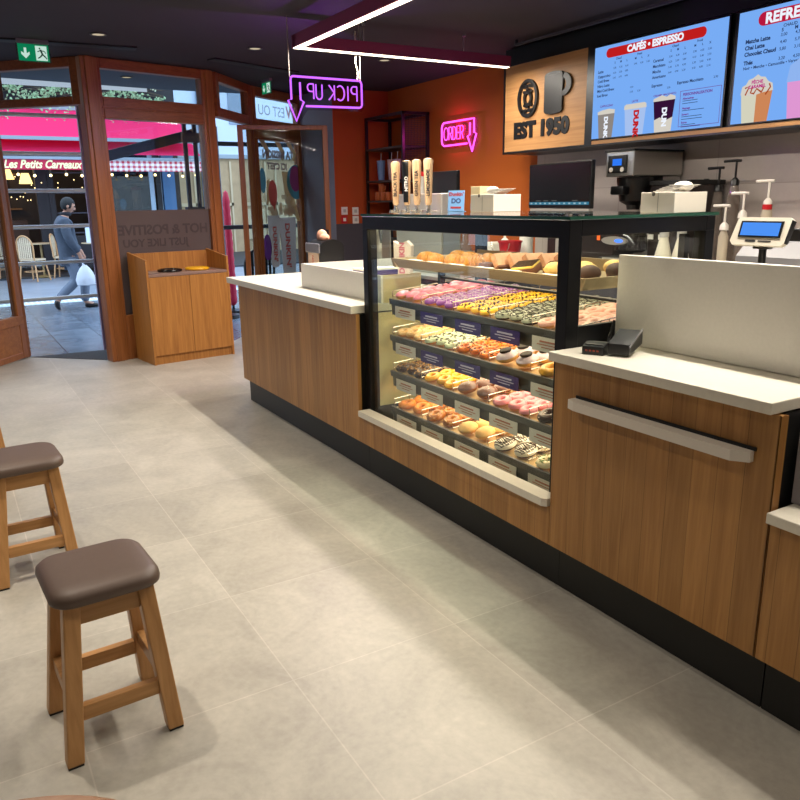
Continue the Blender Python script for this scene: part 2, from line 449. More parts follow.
# end window with the printed drinks
MD, LD = seg(P_3, P_4)
w2 = sthing('window_2', ((P_3+P_4)/2)[:])
m = MB(); frame(m, MD, .03, LD-.02, 2.13, CH, .05, .08, wt=.1, wb=.2); frame(m, MD, .03, LD-.02, .05, 2.13, .06, .08, wt=.02, wb=.35); obj('window_frame', m, W_FRAME, w2)
m = MB(); pane(m, MD, .08, LD-.07, 2.33, 2.56); pane(m, MD, .09, LD-.08, .4, 2.12); obj('pane', m, GLW, w2)
exD = (P_4-P_3).normalized(); nD = Vector((exD.y, -exD.x, 0))
def D_at(s, z, k=.008): return FR(P_3+exD*s+nD*k+Vector((0, 0, z)), exD, (0, 0, 1))
def D_mir(s, z, k=.008): return FR(P_3+exD*s+nD*k+Vector((0, 0, z)), -exD, (0, 0, 1))
VGREY = PRINT('print_grey', '#cfc9c5'); VRED = PRINT('print_red', '#d8706a'); VCREAM = PRINT('print_cream', '#e8dcc0'); VCARD = PRINT('print_ground', '#b8a8a2')
VPINK = PRINT('print_pink', '#d870ac'); VTEAL = PRINT('print_teal', '#6fb0c0'); VBEIGE = PRINT('print_beige', '#d9bd92'); VPUR = PRINT('print_purple', '#7d4a98')
m = MB(); m.text('W', .18, D_mir(.80, 2.44), .0006, .006); obj('mirrored_initial', m, PRINT('print_coral', '#f0b4ac', .4), w2)
m = MB(); m.text('EST OU', .155, D_mir(.42, 2.43), .0006, .001); obj('mirrored_wording', m, PRINT('print_silver', '#c3ccd6', .62), w2)
def ell(cx, cy, rx, ry, n=28, a0=0, a1=2*PI): return [(cx+rx*math.cos(a0+(a1-a0)*i/n), cy+ry*math.sin(a0+(a1-a0)*i/n)) for i in range(n)]
# the two iced drinks
def cup(mb, cx, z0, z1, w0, w1, M, r=.05):
    pts = [(cx-w0/2+r*(1-math.cos(t)), z0+r*(1-math.sin(t))) for t in [PI/2*i/5 for i in range(6)]]
    pts += [(cx+w0/2-r*(1-math.cos(t)), z0+r*(1-math.sin(t))) for t in [PI/2*i/5 for i in range(5, -1, -1)]]
    pts = [(cx-w0/2, z0+r)] + [(cx-w0/2+r*(1-math.cos(t)), z0+r*(1-math.sin(t))) for t in [.4, .9, PI/2]] + [(cx+w0/2-r*(1-math.cos(t)), z0+r*(1-math.sin(t))) for t in [PI/2, .9, .4]] + [(cx+w0/2, z0+r), (cx+w1/2, z1), (cx-w1/2, z1)]
    mb.prism(pts, .001, M)
m = MB(); cup(m, .34, .68, 1.28, .17, .24, D_at(0, 0)); cup(m, .62, .55, 1.25, .27, .36, D_at(0, 0, .0095)); obj('drink_print', m, VGREY, w2)
m = MB()
for cx, cz, s, k in ((.34, 1.33, .11, .0105), (.62, 1.33, .17, .012)):
    for q in range(34):
        a = random.uniform(0, PI); rr = s*random.uniform(.1, 1)
        m.prism(ell(cx+rr*math.cos(a), cz+rr*math.sin(a)*1.3-.04, s*.2, s*.2, 9), .001, D_at(0, 0, k+q*.00008))
obj('cream_print', m, VCREAM, w2)
m = MB(); m.text('DUNKIN\'', .1, D_at(.34, .95, .013) @ Matrix.Rotation(-PI/2, 4, 'Z'), .0006, .004); m.text('DUNKIN\'', .13, D_at(.6, .92, .015) @ Matrix.Rotation(-PI/2, 4, 'Z'), .0006, .004); obj('cup_lettering', m, VRED, w2)
m = MB(); m.prism(ell(.35, 1.53, .085, .15), .001, D_at(0, 0, .013)); m.prism([(.31, 1.42), (.39, 1.42), (.37, 1.33)], .001, D_at(0, 0, .013)); obj('bubble_print', m, VRED, w2)
m = MB(); m.prism(ell(.84, 1.66, .19, .2), .001, D_at(0, 0, .0092)); m.prism(ell(.17, 1.67, .06, .14), .001, D_at(0, 0, .0092)); obj('teal_disc_print', m, VTEAL, w2)
m = MB(); m.prism(ell(.83, 1.7, .12, .15), .001, D_at(0, 0, .0105)); obj('pink_disc_print', m, VPINK, w2)
m = MB(); m.prism(ell(.19, .92, .08, .15), .001, D_at(0, 0, .0105)); obj('purple_print', m, VPUR, w2)
m = MB(); m.prism([(.24, 1.66), (.3, 1.7), (.3, 1.45), (.22, 1.4)], .001, D_at(0, 0, .009)); m.prism([(.55, 1.78), (.68, 1.78), (.82, 1.4), (.9, 1.2), (.84, 1.2), (.6, 1.5)], .001, D_at(0, 0, .0085)); obj('beige_print', m, VBEIGE, w2)
m = MB(); m.text('TA MISSION', .115, D_mir(.5, 1.96), .0006, .006); m.text('ICI C\'EST', .1, D_mir(.47, 1.83), .0006, .005); obj('slogan_print', m, VCARD, w2)
m = MB()
for a in (.22, .52, .75):
    m.prism([(a-.08, 2.11), (a+.02, 2.11), (a+.12, 2.0), (a+.1, 1.92), (a+.04, 1.9), (a+.05, 1.98)], .001, D_at(0, 0, .007))
obj('ribbon_print', m, VBEIGE, w2)

# open glazed leaves
def leaf(name, p, q, h, base, sw, label, hinge_handle=False, panel=True):
    M, L = seg(p, q)
    t = thing(name, label, 'door', ((p+q)/2)[:])
    m = MB(); frame(m, M, 0, L, .012, h, sw, .05, wt=sw*.85, wb=.06 if panel else .3); obj('door_frame', m, W_FRAME, t)
    if panel:
        m = MB(); m.box(sw-.01, L-sw+.01, -.02, .02, .03, base, .004, M); m.box(.0, L, -.027, .027, base-.09, base, .006, M); obj('kick_panel', m, W_DOOR, t)
    m = MB(); pane(m, M, sw, L-sw, base if panel else .3, h-sw*.85); obj('pane', m, GLD, t)
    return t, M, L
leaf('glazed_door', Vector((-8.06, .56, 0)), Vector((-7.33, .02, 0)), 2.24, .42, .075, 'open glazed timber door with a solid wooden kick panel beside the street doorway')
t, M, L = leaf('glazed_door', Vector((-8.3, 2.92, 0)), Vector((-8.0, 3.85, 0)), 2.24, .1, .058, 'open glazed timber door standing before the grey wall corner', panel=False)
m = MB(); m.box(L-.06, L-.03, -.05, .05, .98, 1.12, .004, M); m.tube([M @ Vector(p) for p in ((L-.045, -.05, 1.05), (L-.045, -.08, 1.05), (L-.15, -.08, 1.05))], .009); obj('handle', m, BLACKM, t)
m = MB(); m.prism([(-8.07, .60), (-7.43, 1.26), (-8.03, 1.36)], .004, Matrix.Translation((0, 0, .0)))
single('door_mat', m, P('coir_mat', '#3a3a3c', .95, noise=.35, nscale=120), 'dark grey ribbed mat laid in the open street doorway', 'doormat', (-7.85, 1.07, 0))
# ------------------------------------------------------------------ counter run
VF = 1.77
def cabinet(name, label, u0, u1, ztop, mat=W_OAK, depth=.75, pl=(None, None)):
    t = thing(name, label, 'counter', ((u0+u1)/2, VF+depth/2, 0))
    m = MB(); m.box(u0, u1, VF, VF+.02, .185, ztop); obj('front_panel', m, mat, t)
    m = MB(); m.box(u0+.012, u1-.012, VF+.021, VF+depth, .185, ztop-.002); obj('carcass', m, BLACKM, t)
    m = MB(); m.box(pl[0] if pl[0] is not None else u0, pl[1] if pl[1] is not None else u1, VF+.058, VF+depth, 0, .184); obj('plinth', m, KICK, t)
    return t
c1 = cabinet('counter_cabinet', 'oak panelled counter cabinet below the pick-up worktop with a black plinth', -5.226, -3.42, .862, depth=.8, pl=(-5.275, -3.42))
m = MB(); m.box(-5.226, -5.213, VF+.021, VF+.8, .185, .862); obj('end_panel', m, W_OAKP, c1)
m = MB(); m.box(-3.43, -3.42, VF+.06, VF+.43, .36, .86); obj('inner_end_panel', m, BEIGE, c1, label='beige glossy inner end panel')
c2 = cabinet('counter_cabinet', 'low oak fronted base under the glass doughnut case', -3.418, -1.932, .26, depth=.79)
m = MB(); m.box(-3.418, -1.932, VF, VF+.042, .2605, .3355); obj('front_panel_upper', m, W_OAK, c2)
c3 = cabinet('counter_cabinet', 'tall oak fronted till cabinet with a long pale rail on its front', -1.93, -1.09, .878, depth=.36)
m = MB(); m.box(-1.093, -1.0895, VF, VF+.03, .187, .876); obj('end_strip', m, W_OAKP, c3)
# long grip rail
m = MB()
m.prism([(-1.825, -.0), (-1.155, -.0), (-1.155, -.016), (-1.195, -.045), (-1.79, -.045), (-1.825, -.034)], .031, Matrix.Translation((0, VF, .737)))
m.bm.normal_update(); obj('grip_rail', m, P('pale_rail', '#d6cec2', .4), c3, label='pale bevelled grip rail')
m = MB(); m.box(-1.82, -1.148, VF-.004, VF+.002, .768, .778); obj('rail_slot', m, BLACKM, c3)
c4 = cabinet('counter_cabinet', 'lower oak cabinet at the near end of the counter run', -1.086, -.2, .59, depth=.5)
t = thing('steel_trim_unit', 'black appliance side with a brushed steel edge standing behind the low counter end', 'appliance', (-.8, 2.1, .627))
m = MB(); m.box(-1.085, -.35, 1.90, 2.4, .627, .868); obj('body', m, BLACK, t)
m = MB(); m.box(-1.0855, -1.06, 1.85, 1.90, .627, .86); obj('steel_edge', m, P('satin_edge', '#a8a0a2', .4, .3), t)
# worktops
def worktop(name, label, u0, u1, v0, v1, z0, z1, bev=.003):
    m = MB(); m.box(u0, u1, v0, v1, z0, z1, bev)
    return single(name, m, WHITE, label, 'worktop', ((u0+u1)/2, (v0+v1)/2, z0))
worktop('worktop', 'long white worktop on the pick-up counter left of the doughnut case', -5.39, -3.425, 1.742, 2.6, .866, .906)
worktop('worktop', 'white worktop on the till cabinet carrying the card terminal', -1.932, -1.1, 1.738, 2.11, .882, .914)
worktop('worktop', 'white worktop on the low cabinet at the right edge', -1.083, -.2, 1.74, 2.25, .594, .624)
m = MB(); m.prism([(-3.378, 1.744), (-1.95, 1.744), (-1.933, 1.757), (-1.933, 1.8115), (-3.378, 1.8115)], .03, Matrix.Translation((0, 0, .3365)))
single('ledge', m, WHITE, 'narrow white ledge along the foot of the doughnut case', 'ledge', (-2.65, 1.78, .3365))
# white screens
m = MB(); m.box(-1.931, -.35, 2.05, 2.075, .916, 1.226, .002)
single('counter_screen', m, SPLASH, 'tall white privacy screen standing behind the till worktop', 'screen', (-1.1, 2.06, .916))
t = thing('counter_screen', 'low white three-sided screen on the pick-up worktop', 'screen', (-3.95, 2.2, .907))
m = MB(); m.box(-4.45, -3.428, 1.925, 1.937, .907, 1.05); obj('front_board', m, SPLASH, t)
m = MB(); m.box(-4.45, -4.438, 1.938, 2.58, .907, 1.05); obj('side_board', m, SPLASH, t)
m = MB(); m.box(-3.44, -3.428, 1.938, 2.17, .907, 1.05); obj('side_board', m, BEIGE, t)

# ------------------------------------------------------------------ glass display case
U0, U1, V0, V1, ZB, ZT = -3.412, -1.934, 1.815, 2.56, .262, 1.35
dc = thing('display_case', 'black framed glass display case filled with doughnuts', 'display case', ((U0+U1)/2, (V0+V1)/2, ZB))
def part(name, mat, *b, bev=.003, label=None):
    m = MB(); m.box(*b, bev); return obj(name, m, mat, dc, label=label)
part('post', FRAMEB, U0, U0+.05, V0, V0+.055, ZB, ZT-.062)
part('post', FRAMEB, U1-.055, U1, V0, V0+.06, ZB, ZT-.055)
part('post', FRAMEB, U0, U0+.05, V1-.05, V1, ZB, ZT-.055)
part('post', FRAMEB, U1-.055, U1, V1-.05, V1, ZB, ZT-.055)
part('top_rail', FRAMEB, U0, U1, V0, V0+.055, ZT-.062, ZT)
part('top_rail', FRAMEB, U0, U1, V1-.05, V1, ZT-.055, ZT)
part('top_rail', FRAMEB, U0, U0+.05, V0+.055, V1-.05, ZT-.055, ZT)
part('top_rail', FRAMEB, U1-.055, U1, V0+.055, V1-.05, ZT-.055, ZT)
part('bottom_rail', FRAMEB, U0+.05, U1-.055, V0+.004, V0+.03, ZB, ZB+.014)
part('deck', SHELFM, U0+.05, U1-.055, V0+.03, V1-.05, ZB, ZB+.008)
part('front_glass', GLC, U0+.05, U1-.055, V0+.012, V0+.018, ZB+.014, ZT-.062, bev=0)
part('side_glass', GLC, U0+.012, U0+.018, V0+.055, V1-.05, ZB, ZT-.055, bev=0)
part('side_glass', GLC, U1-.02, U1-.014, V0+.06, V1-.05, .985, ZT-.055, bev=0)
part('side_panel', FRAMEB, U1-.03, U1-.008, V0+.06, V1-.05, ZB, .985)
part('top_glass', GLTOP, U0-.002, U1+.004, V0-.004, V1+.01, ZT+.001, ZT+.012, bev=0)
m = MB(); m.box(U0-.003, U1+.005, V0-.006, V0-.0042, ZT+.001, ZT+.012); m.box(U1+.0042, U1+.006, V0-.004, V1+.01, ZT+.001, ZT+.012); obj('glass_edge', m, EDGE, dc)
m = MB(); m.box(U1-.02, U1-.006, V0-.003, V0+.01, ZT+.012, ZT+.016); m.cyl((U1-.03, V0+.02, ZT+.012), (U1-.03, V0+.02, ZT+.02), .012); m.cyl((U1-.0, V0+.05, ZT+.012), (U1-.0, V0+.05, ZT+.018), .01); obj('glass_fixing', m, CHROME, dc)
m = MB(); m.box(U0+.06, U1-.065, V0+.056, V0+.066, ZT-.03, ZT-.012); obj('emissive_strip', m, LAMPC, dc)

# shelves
LANE = .27; UL, UR = -3.37, -2.0
ZS = [.928, .74, .551, .357]; VS0, VS1, TILT = 1.95, 2.49, math.radians(4.5)
tt = math.tan(TILT)
WORDS = ('upper', 'second', 'third', 'bottom')
for k, z in enumerate(ZS):
    s = thing('display_shelf', f'tilted {WORDS[k]} wire-divided doughnut shelf in the glass case', 'shelf', ((UL+UR)/2, VS0, z))
    rot = Matrix.Translation((0, VS0, z)) @ Matrix.Rotation(TILT, 4, 'X')
    m = MB(); m.box(UL, UR, 0, VS1-VS0, -.014, -.002, M=rot); obj('deck', m, PAPER, s)
    m = MB(); m.box(UL, UR, -.012, 0, -.02, .010, .002, rot); m.box(UL, UR, .0, .006, -.075, -.02, M=rot); obj('price_rail', m, SHELFM, s)
    for i in range(6):
        u = UL+.004+i*(UR-UL-.008)/5
        m = MB()
        for h in (.045, .02): m.tube([(u, .01, h), (u, VS1-VS0-.01, h)], .0022, 6)
        for j in range(12): m.tube([(u, .01+j*.0465, 0), (u, .01+j*.0465, .045)], .0018, 6)
        bmesh.ops.transform(m.bm, matrix=rot, verts=m.bm.verts[:]); obj('wire_divider', m, CHROME, s)
    m = MB(); m.box(UL+.03, UR-.03, .12, .14, -.024, -.015, M=rot)
    if k < 3: obj('emissive_strip', m, LAMPC, s)
    m = MB(); m.box(UL+.02, UL+.045, VS1-VS0-.03, VS1-VS0-.005, -.06, -.014, M=rot); obj('bracket', m, BLACK, s); m = MB(); m.box(UR-.045, UR-.02, VS1-VS0-.03, VS1-VS0-.005, -.06, -.014, M=rot); obj('bracket', m, BLACK, s)
# supporting uprights of the case
m = MB()
for u in (UL+.03, UR-.03): m.box(u-.015, u+.015, VS1+.005, VS1+.03, ZB, 1.28)
obj('upright', m, BLACK, dc)

# ---- doughnuts
def dough_mat(n, c): return P(n, c, .55, noise=.12, nscale=18)
D_GOLD = dough_mat('golden_dough', '#c98a3c'); D_BROWN = dough_mat('brown_dough', '#9a5a26'); D_PALE = dough_mat('pale_dough', '#d9a962'); D_DARK = dough_mat('cocoa_dough', '#4a2a18')
def ic(n, c, r=.3): return P(n, c, r, noise=.06, nscale=40)
def spr(name, cols, n, size, rad, big=False):
    return (name, cols, n, size, rad)
def make_ring(label, cat, group, dm, icing=None, top=None, hole=True, drizzle=None, R=.0285, r=.0165):
    t = thing('doughnut', label, cat, (0, 0, -50), 0, group)
    t.scale = (1.08, 1.08, 1.08)
    m = MB()
    if hole: m.torus(R, r, (0, 0, r*.95), 22, 10, .95, jit=.03)
    else: m.ball((0, 0, .023), .044, 1, 1, .52, 22, 12)
    obj('dough', m, dm, t, True, local=True)
    if icing:
        m = MB()
        if hole: m.torus(R, r*1.07, (0, 0, r*.95), 22, 9, 1.0, a0=-.12, a1=PI+.12, jit=.04)
        else: m.lathe([(.0445*math.cos(a), .0235*math.sin(a)) for a in [.12, .3, .55, .8, 1.05, 1.3]]+[(0, .0238)], (0, 0, .0235), 22)
        obj('icing', m, icing, t, True, local=True)
    if top:
        nm, mats, n, sz = top
        m = MB()
        for q in range(n):
            th = random.uniform(0, 2*PI); ph = random.uniform(.35, PI-.35)
            if hole: p = Vector(((R+r*1.09*math.cos(ph))*math.cos(th), (R+r*1.09*math.cos(ph))*math.sin(th), r*.95+r*1.08*math.sin(ph)))
            else: q_ = random.uniform(0, .036); p = Vector((q_*math.cos(th), q_*math.sin(th), .0235+.0235*math.sqrt(max(0, 1-(q_/.0445)**2))))
            M = Matrix.Translation(p) @ Matrix.Rotation(random.uniform(0, PI), 4, 'Z') @ Matrix.Rotation(random.uniform(-.5, .5), 4, 'Y')
            m.box(-sz, sz, -sz*.32, sz*.32, -sz*.3, sz*.3, M=M)
        obj('sprinkles', m, mats, t, local=True, kind='stuff')
    if drizzle:
        m = MB()
        pts = []
        for q in range(-4, 5):
            y = q*.0095; x = math.sqrt(max(.0002, .045**2-y*y))*.86
            zz = []
            for s_ in range(7):
                xx = -x+2*x*s_/6; xx = xx if q % 2 == 0 else -xx
                d = math.hypot(xx, y)
                z = r*.95+r*1.1*math.sqrt(max(0, 1-((d-R)/(r*1.07))**2)) if hole else .0235+.0245*math.sqrt(max(0, 1-(d/.0445)**2))
                pts.append((xx, y+(.002 if s_ % 2 else 0), max(z, r*.9)))
        m.tube(pts, .0026, 5); obj('drizzle', m, drizzle, t, True, local=True)
    return t
CHOC = ic('chocolate_icing', '#34190f'); WHI = ic('white_icing', '#e9e2d2'); PNK = ic('pink_icing', '#e8879a'); PNK2 = ic('blush_icing', '#e8b3a4'); PUR = ic('violet_icing', '#8c4a9c')
YEL = ic('yellow_icing', '#f2bd1e'); MINT = ic('mint_icing', '#c9d6b4'); ORA = ic('orange_icing', '#ec7a1c'); LAV = ic('lavender_icing', '#cfc0cc'); BRN = ic('mauve_icing', '#7d5a50'); HON = ic('honey_glaze', '#e2a63c', .2); GRN = ic('olive_icing', '#6c7a3a'); DGN = ic('grey_green_icing', '#a7ab98')
S_WHT = P('white_bits', '#efe9e4', .5); S_DRK = P('cocoa_bits', '#1d100c', .5); S_YEL = P('yellow_bits', '#f2cf4a', .5); S_SUG = P('sugar_bits', '#f4ead2', .6); S_GRN = P('green_bits', '#5f7a2c', .5); S_MIX = P('gold_bits', '#d9a860', .5)
LANES = [
 [('rose-pink iced', D_GOLD, PNK, None, False, None), ('violet iced and white sprinkled', D_GOLD, PUR, ('b', S_WHT, 46, .0034), True, None), ('yellow iced chocolate-specked', D_GOLD, YEL, ('b', S_DRK, 34, .005), True, None), ('grey-green iced dark-crumbed', D_DARK, DGN, ('b', S_DRK, 60, .005), True, None), ('blush iced', D_PALE, PNK2, None, True, None)],
 [('sugar-dusted golden', D_GOLD, ic('sugar_glaze', '#e0b878'), ('b', S_SUG, 40, .003), True, None), ('mint iced dark-flecked', D_GOLD, MINT, ('b', S_DRK, 22, .006), True, None), ('orange iced chocolate-crumbed', D_GOLD, ORA, ('b', S_DRK, 36, .005), True, None), ('lavender iced cookie-topped', D_PALE, LAV, None, False, None), ('plain honey-glazed', D_GOLD, HON, None, True, None)],
 [('dark chocolate crumb-covered', D_DARK, CHOC, ('b', S_MIX, 34, .004), True, None), ('bright honey-yellow glazed', D_GOLD, ic('bright_glaze', '#f0b02c', .2), None, True, None), ('mauve-brown iced', D_BROWN, BRN, ('b', S_WHT, 10, .003), False, None), ('candy-pink iced', D_GOLD, ic('candy_icing', '#ef95a0'), None, True, None), ('black cocoa iced', D_DARK, CHOC, ('b', S_WHT, 12, .003), True, None)],
 [('plump golden-orange', dough_mat('amber_dough', '#d8852c'), None, None, True, None), ('cinnamon-brown nutty', D_BROWN, ic('cinnamon_glaze', '#a8641f'), ('b', S_MIX, 26, .005), True, None), ('plump sugar-dusted filled', D_PALE, ic('dust_sugar', '#e5b870', .6), None, False, None), ('white iced chocolate-drizzled', D_DARK, WHI, None, True, CHOC), ('pale iced green-sprinkled', D_GOLD, ic('cream_icing', '#ded0a8'), ('b', S_GRN, 50, .005), True, None)],
]
ORD = ['front', 'second', 'third', 'fourth', 'fifth', 'back']
COOKIE = P('black_cookie', '#1b1514', .7)
for k, lanes in enumerate(LANES):
    for li, (desc, dm, icg, top, hole, driz) in enumerate(lanes):
        grp = f'{desc} doughnuts on the {WORDS[k]} shelf'
        big = k == 3 and li in (0, 2)
        proto = make_ring('x', 'doughnut', grp, dm, icg, top, hole, driz)
        if desc.startswith('lavender'):
            m = MB(); m.lathe([(0, 0), (.023, 0), (.024, .003), (.024, .007), (.022, .009), (0, .009)], (0, 0, .045), 18); obj('cookie', m, COOKIE, proto, True, local=True)
        rows = 5
        ncol = 2 if (k == 3 or desc.startswith(('lavender', 'mauve')) or (li == 4 and k)) else 3
        if ncol == 3: rows = 6; proto.scale = (.9, .9, .9)
        first = True
        pitch = (VS1-VS0-.05)/rows
        for row in range(rows):
            for c in range(ncol):
                u = UL+(UR-UL)/5*(li+.5)+(c-(ncol-1)/2)*(.118 if ncol == 2 else .086)+random.uniform(-.004, .004)
                d = .046+row*pitch+(.15*pitch if c == 1 else 0)
                v = VS0+d*math.cos(TILT); z = ZS[k]+d*math.sin(TILT)+.0005
                lean = TILT+random.uniform(.10, .22)
                lab = f'{desc} doughnut, {ORD[row] if row < rows-1 else "back"} row, {("left", "right")[c]+" of its pair" if ncol == 2 else ("left", "middle", "right")[c]+" of three"}, {WORDS[k]} shelf'
                rot = (lean, random.uniform(-.05, .05), random.uniform(-3, 3)) if False else (lean, random.uniform(-.06, .06), 0)
                z += (.05 if ncol == 2 else .042)*math.sin(lean-TILT)
                loc = (u, v, z)
                if first: proto.location = loc; proto.rotation_euler = rot; proto['label'] = lab; first = False
                else: dup(proto, loc, rot, lab)
# ---- tickets on the shelf fronts
TAGW = P('white_ticket', '#dcd6cc', .5); TAGP = P('purple_ticket', '#33206e', .5); INKR = P('ticket_ink', '#b0705a', .6); INKW = P('ticket_white_ink', '#c9c2dd', .6)
for k, cols in enumerate(('wpppww', 'wpppw', 'wwwww', 'wwwww')):
    for i, cc in enumerate(cols[:5]):
        u = (-3.30, -3.06, -2.77, -2.51, -2.245)[i]; z = ZS[k]
        t = thing('price_ticket', f'{"white" if cc == "w" else "purple"} ticket under the {LANES[k][i][0]} doughnuts on the {WORDS[k]} shelf', 'price ticket', (u+.095, VS0-.016, z-.075), 0, f'tickets on the {WORDS[k]} shelf front')
        m = MB(); m.box(u, u+.19, VS0-.018, VS0-.0165, z-.077, z-.021); obj('card', m, TAGW if cc == 'w' else TAGP, t)
        m = MB()
        for q, (w, y) in enumerate(((.1, -.038), (.13, -.05), (.08, -.061))):
            m.box(u+.095-w/2, u+.095+w/2, VS0-.0188, VS0-.0181, z+y-.0035 if q == 0 else z+y-.0018, z+y+.0035 if q == 0 else z+y+.0018)
        obj('printed_lines', m, INKR if cc == 'w' else INKW, t)

# ---- pastry tray on top
TZ0, TZ1 = 1.098, 1.142
tr = thing('pastry_tray', 'shallow wooden tray of pastries at the top of the glass case', 'tray', (-2.68, 2.2, TZ0))
m = MB(); m.box(-3.33, -2.005, 1.97, 2.48, TZ0, TZ0+.012)
m.prism([(1.95, TZ1), (1.965, TZ0), (1.98, TZ0), (1.965, TZ1)], 1.36, FR((-3.365, 0, 0), (0, 1, 0), (0, 0, 1)))
m.box(-3.345, -2.005, 2.475, 2.488, TZ0, TZ1+.02)
for u, du in ((-3.33, -.035), (-2.02, .015)):
    m.prism([(u, TZ0), (u+.012, TZ0), (u+du+.012, TZ1), (u+du, TZ1)], -.53, FR((0, 1.955, 0), (1, 0, 0), (0, 0, 1)))
obj('wooden_box', m, W_TRAY, tr)
m = MB()
for u in (-3.3, -2.05): m.box(u-.012, u+.012, 2.2, 2.23, 1.0, TZ0)
m.box(-3.312, -2.038, 2.2, 2.23, 1.03, 1.04)
obj('support', m, BLACK, tr)
CRO = P('croissant_crust', '#c08030', .45, noise=.3, nscale=25); CRO2 = P('bun_crust', '#dfa545', .5, noise=.15, nscale=20)
zt = TZ0+.0125
def croissant(u, v, rz, label, s=1.0, mat=CRO):
    m = MB()
    N_ = 23; pts = []; rad = []
    for i in range(N_):
        a = -1.25+2.5*i/(N_-1); pts.append((.055*math.sin(a)*1.15*s, -.05*math.cos(a)*s+.035*s, .034*s))
        w = math.cos(a*.92); rad.append(s*(.008+.029*max(0, w)**.8)*(1+.24*(i % 2)))
    m.tube(pts, rad, 12)
    bmesh.ops.transform(m.bm, matrix=Matrix.Translation((u, v, zt)) @ Matrix.Rotation(rz, 4, 'Z'), verts=m.bm.verts[:])
    single('croissant', m, mat, label, 'pastry', (u, v, zt), 'golden croissants in the pastry tray', True)
for i, (u, v, a) in enumerate(((-3.24, 2.1, .5), (-3.2, 2.26, .2), (-3.12, 2.07, -.2), (-3.07, 2.24, .3), (-2.99, 2.09, .1), (-2.93, 2.25, -.3), (-2.87, 2.1, .4), (-2.8, 2.26, 0))):
    croissant(u, v, a, f'golden croissant, {ORD[i//2]} from the left in the {"front" if i % 2 == 0 and i or i == 0 else "rear"} row of the pastry tray', .82)
COOK = P('choc_cookie', '#5a3420', .7, noise=.4, nscale=60)
for i, (u, v, h) in enumerate(((-2.77, 2.04, 0), (-2.66, 2.05, 0), (-2.71, 2.075, .021))):
    m = MB(); m.lathe([(0, 0), (.045, 0), (.05, .008), (.045, .018), (.02, .021), (0, .021)], (u, v, zt+h), 18)
    single('cookie', m, COOK, f'dark chocolate cookie {("at the left", "at the right", "on top")[i]} of the little cookie heap in the tray', 'cookie', (u, v, zt+h), 'chocolate cookies in the pastry tray', True)
SLI = P('pink_cake', '#c9906c', .65, noise=.15, nscale=40); SLID = P('cake_crust', '#6b3d22', .7)
for i in range(5):
    u = -2.6+.05*i; v = 2.08+.045*i
    t = thing('cake_slice', f'pinkish loaf cake slice, {("first", "second", "third", "fourth", "fifth")[i]} from the left of the leaning row', 'cake', (u, v, zt), 0, 'loaf cake slices in the pastry tray')
    M = Matrix.Translation((u, v, zt+.002)) @ Matrix.Rotation(-.6, 4, 'Y')
    m = MB(); m.box(-.003, .03, -.05, .05, .02, .085, .006, M); obj('crumb', m, SLI, t, True)
    m = MB(); m.box(-.002, .031, -.051, .051, .013, .026, .004, M); obj('crust', m, SLID, t, True)
DRZ = P('lemon_topping', '#e2bc5e', .5, noise=.1, nscale=30)
for i, (u, v) in enumerate(((-2.42, 2.05), (-2.33, 2.14))):
    t = thing('drizzled_pastry', f'square pastry with yellow topping and chocolate stripes, {("front", "rear")[i]} one of the pair', 'pastry', (u, v, zt), 0, 'striped pastries in the tray')
    M = Matrix.Translation((u, v, zt)) @ Matrix.Rotation(.25, 4, 'X') @ Matrix.Rotation(.5, 4, 'Z')
    m = MB(); m.box(-.05, .05, -.05, .05, .016, .045, .006, M); obj('base', m, SLID, t, True)
    m = MB(); m.box(-.047, .047, -.047, .047, .046, .056, .003, M); obj('topping', m, DRZ, t, True)
    m = MB()
    for q in range(-3, 4): m.box(-.047, .047, q*.014-.002, q*.014+.002, .0565, .059, M=M)
    obj('stripes', m, CHOC, t)
MUF = P('muffin_crumb', '#d8ac62', .7, noise=.2, nscale=50); MUFD = P('choc_muffin', '#4b2b1d', .75, noise=.4, nscale=50); MUFC = P('muffin_case', '#7d4f2c', .7)
for i, (u, v, mm, d) in enumerate(((-2.26, 2.05, MUF, 'pale'), (-2.22, 2.17, MUF, 'pale'), (-2.13, 2.1, MUF, 'pale'), (-2.08, 2.2, MUFD, 'dark chocolate'), (-2.07, 2.31, MUFD, 'dark chocolate'), (-2.19, 2.3, MUF, 'pale'), (-2.07, 2.41, MUF, 'pale'), (-2.07, 2.05, MUFD, 'dark chocolate'))):
    t = thing('muffin', f'{d} muffin at the right end of the pastry tray, {("front left", "behind the front left one", "in the middle front", "second along the right edge", "third along the right edge", "rear left", "rearmost on the right edge", "nearest the front right corner")[i]}', 'muffin', (u, v, zt), 0, 'muffins in the pastry tray')
    m = MB(); m.lathe([(0, 0), (.026, 0), (.035, .036), (0, .036)], (u, v, zt), 20); obj('paper_case', m, MUFC, t, True)
    m = MB(); m.ball((u, v, zt+.041), .042, 1, 1, .72, 18, 10); obj('top', m, mm, t, True)
for i, u in enumerate((-3.22, -3.05, -2.87, -2.66, -2.48, -2.24)):
    m = MB(); m.box(u, u+.1, 1.966, 1.985, TZ1-.012, TZ1+.0005, M=None); single('price_ticket', m, PAPERW, f'small white card on the front edge of the pastry tray, {("first", "second", "third", "fourth", "fifth", "sixth")[i]} from the left', 'price ticket', (u+.05, 1.97, TZ1-.012), 'white cards on the pastry tray')
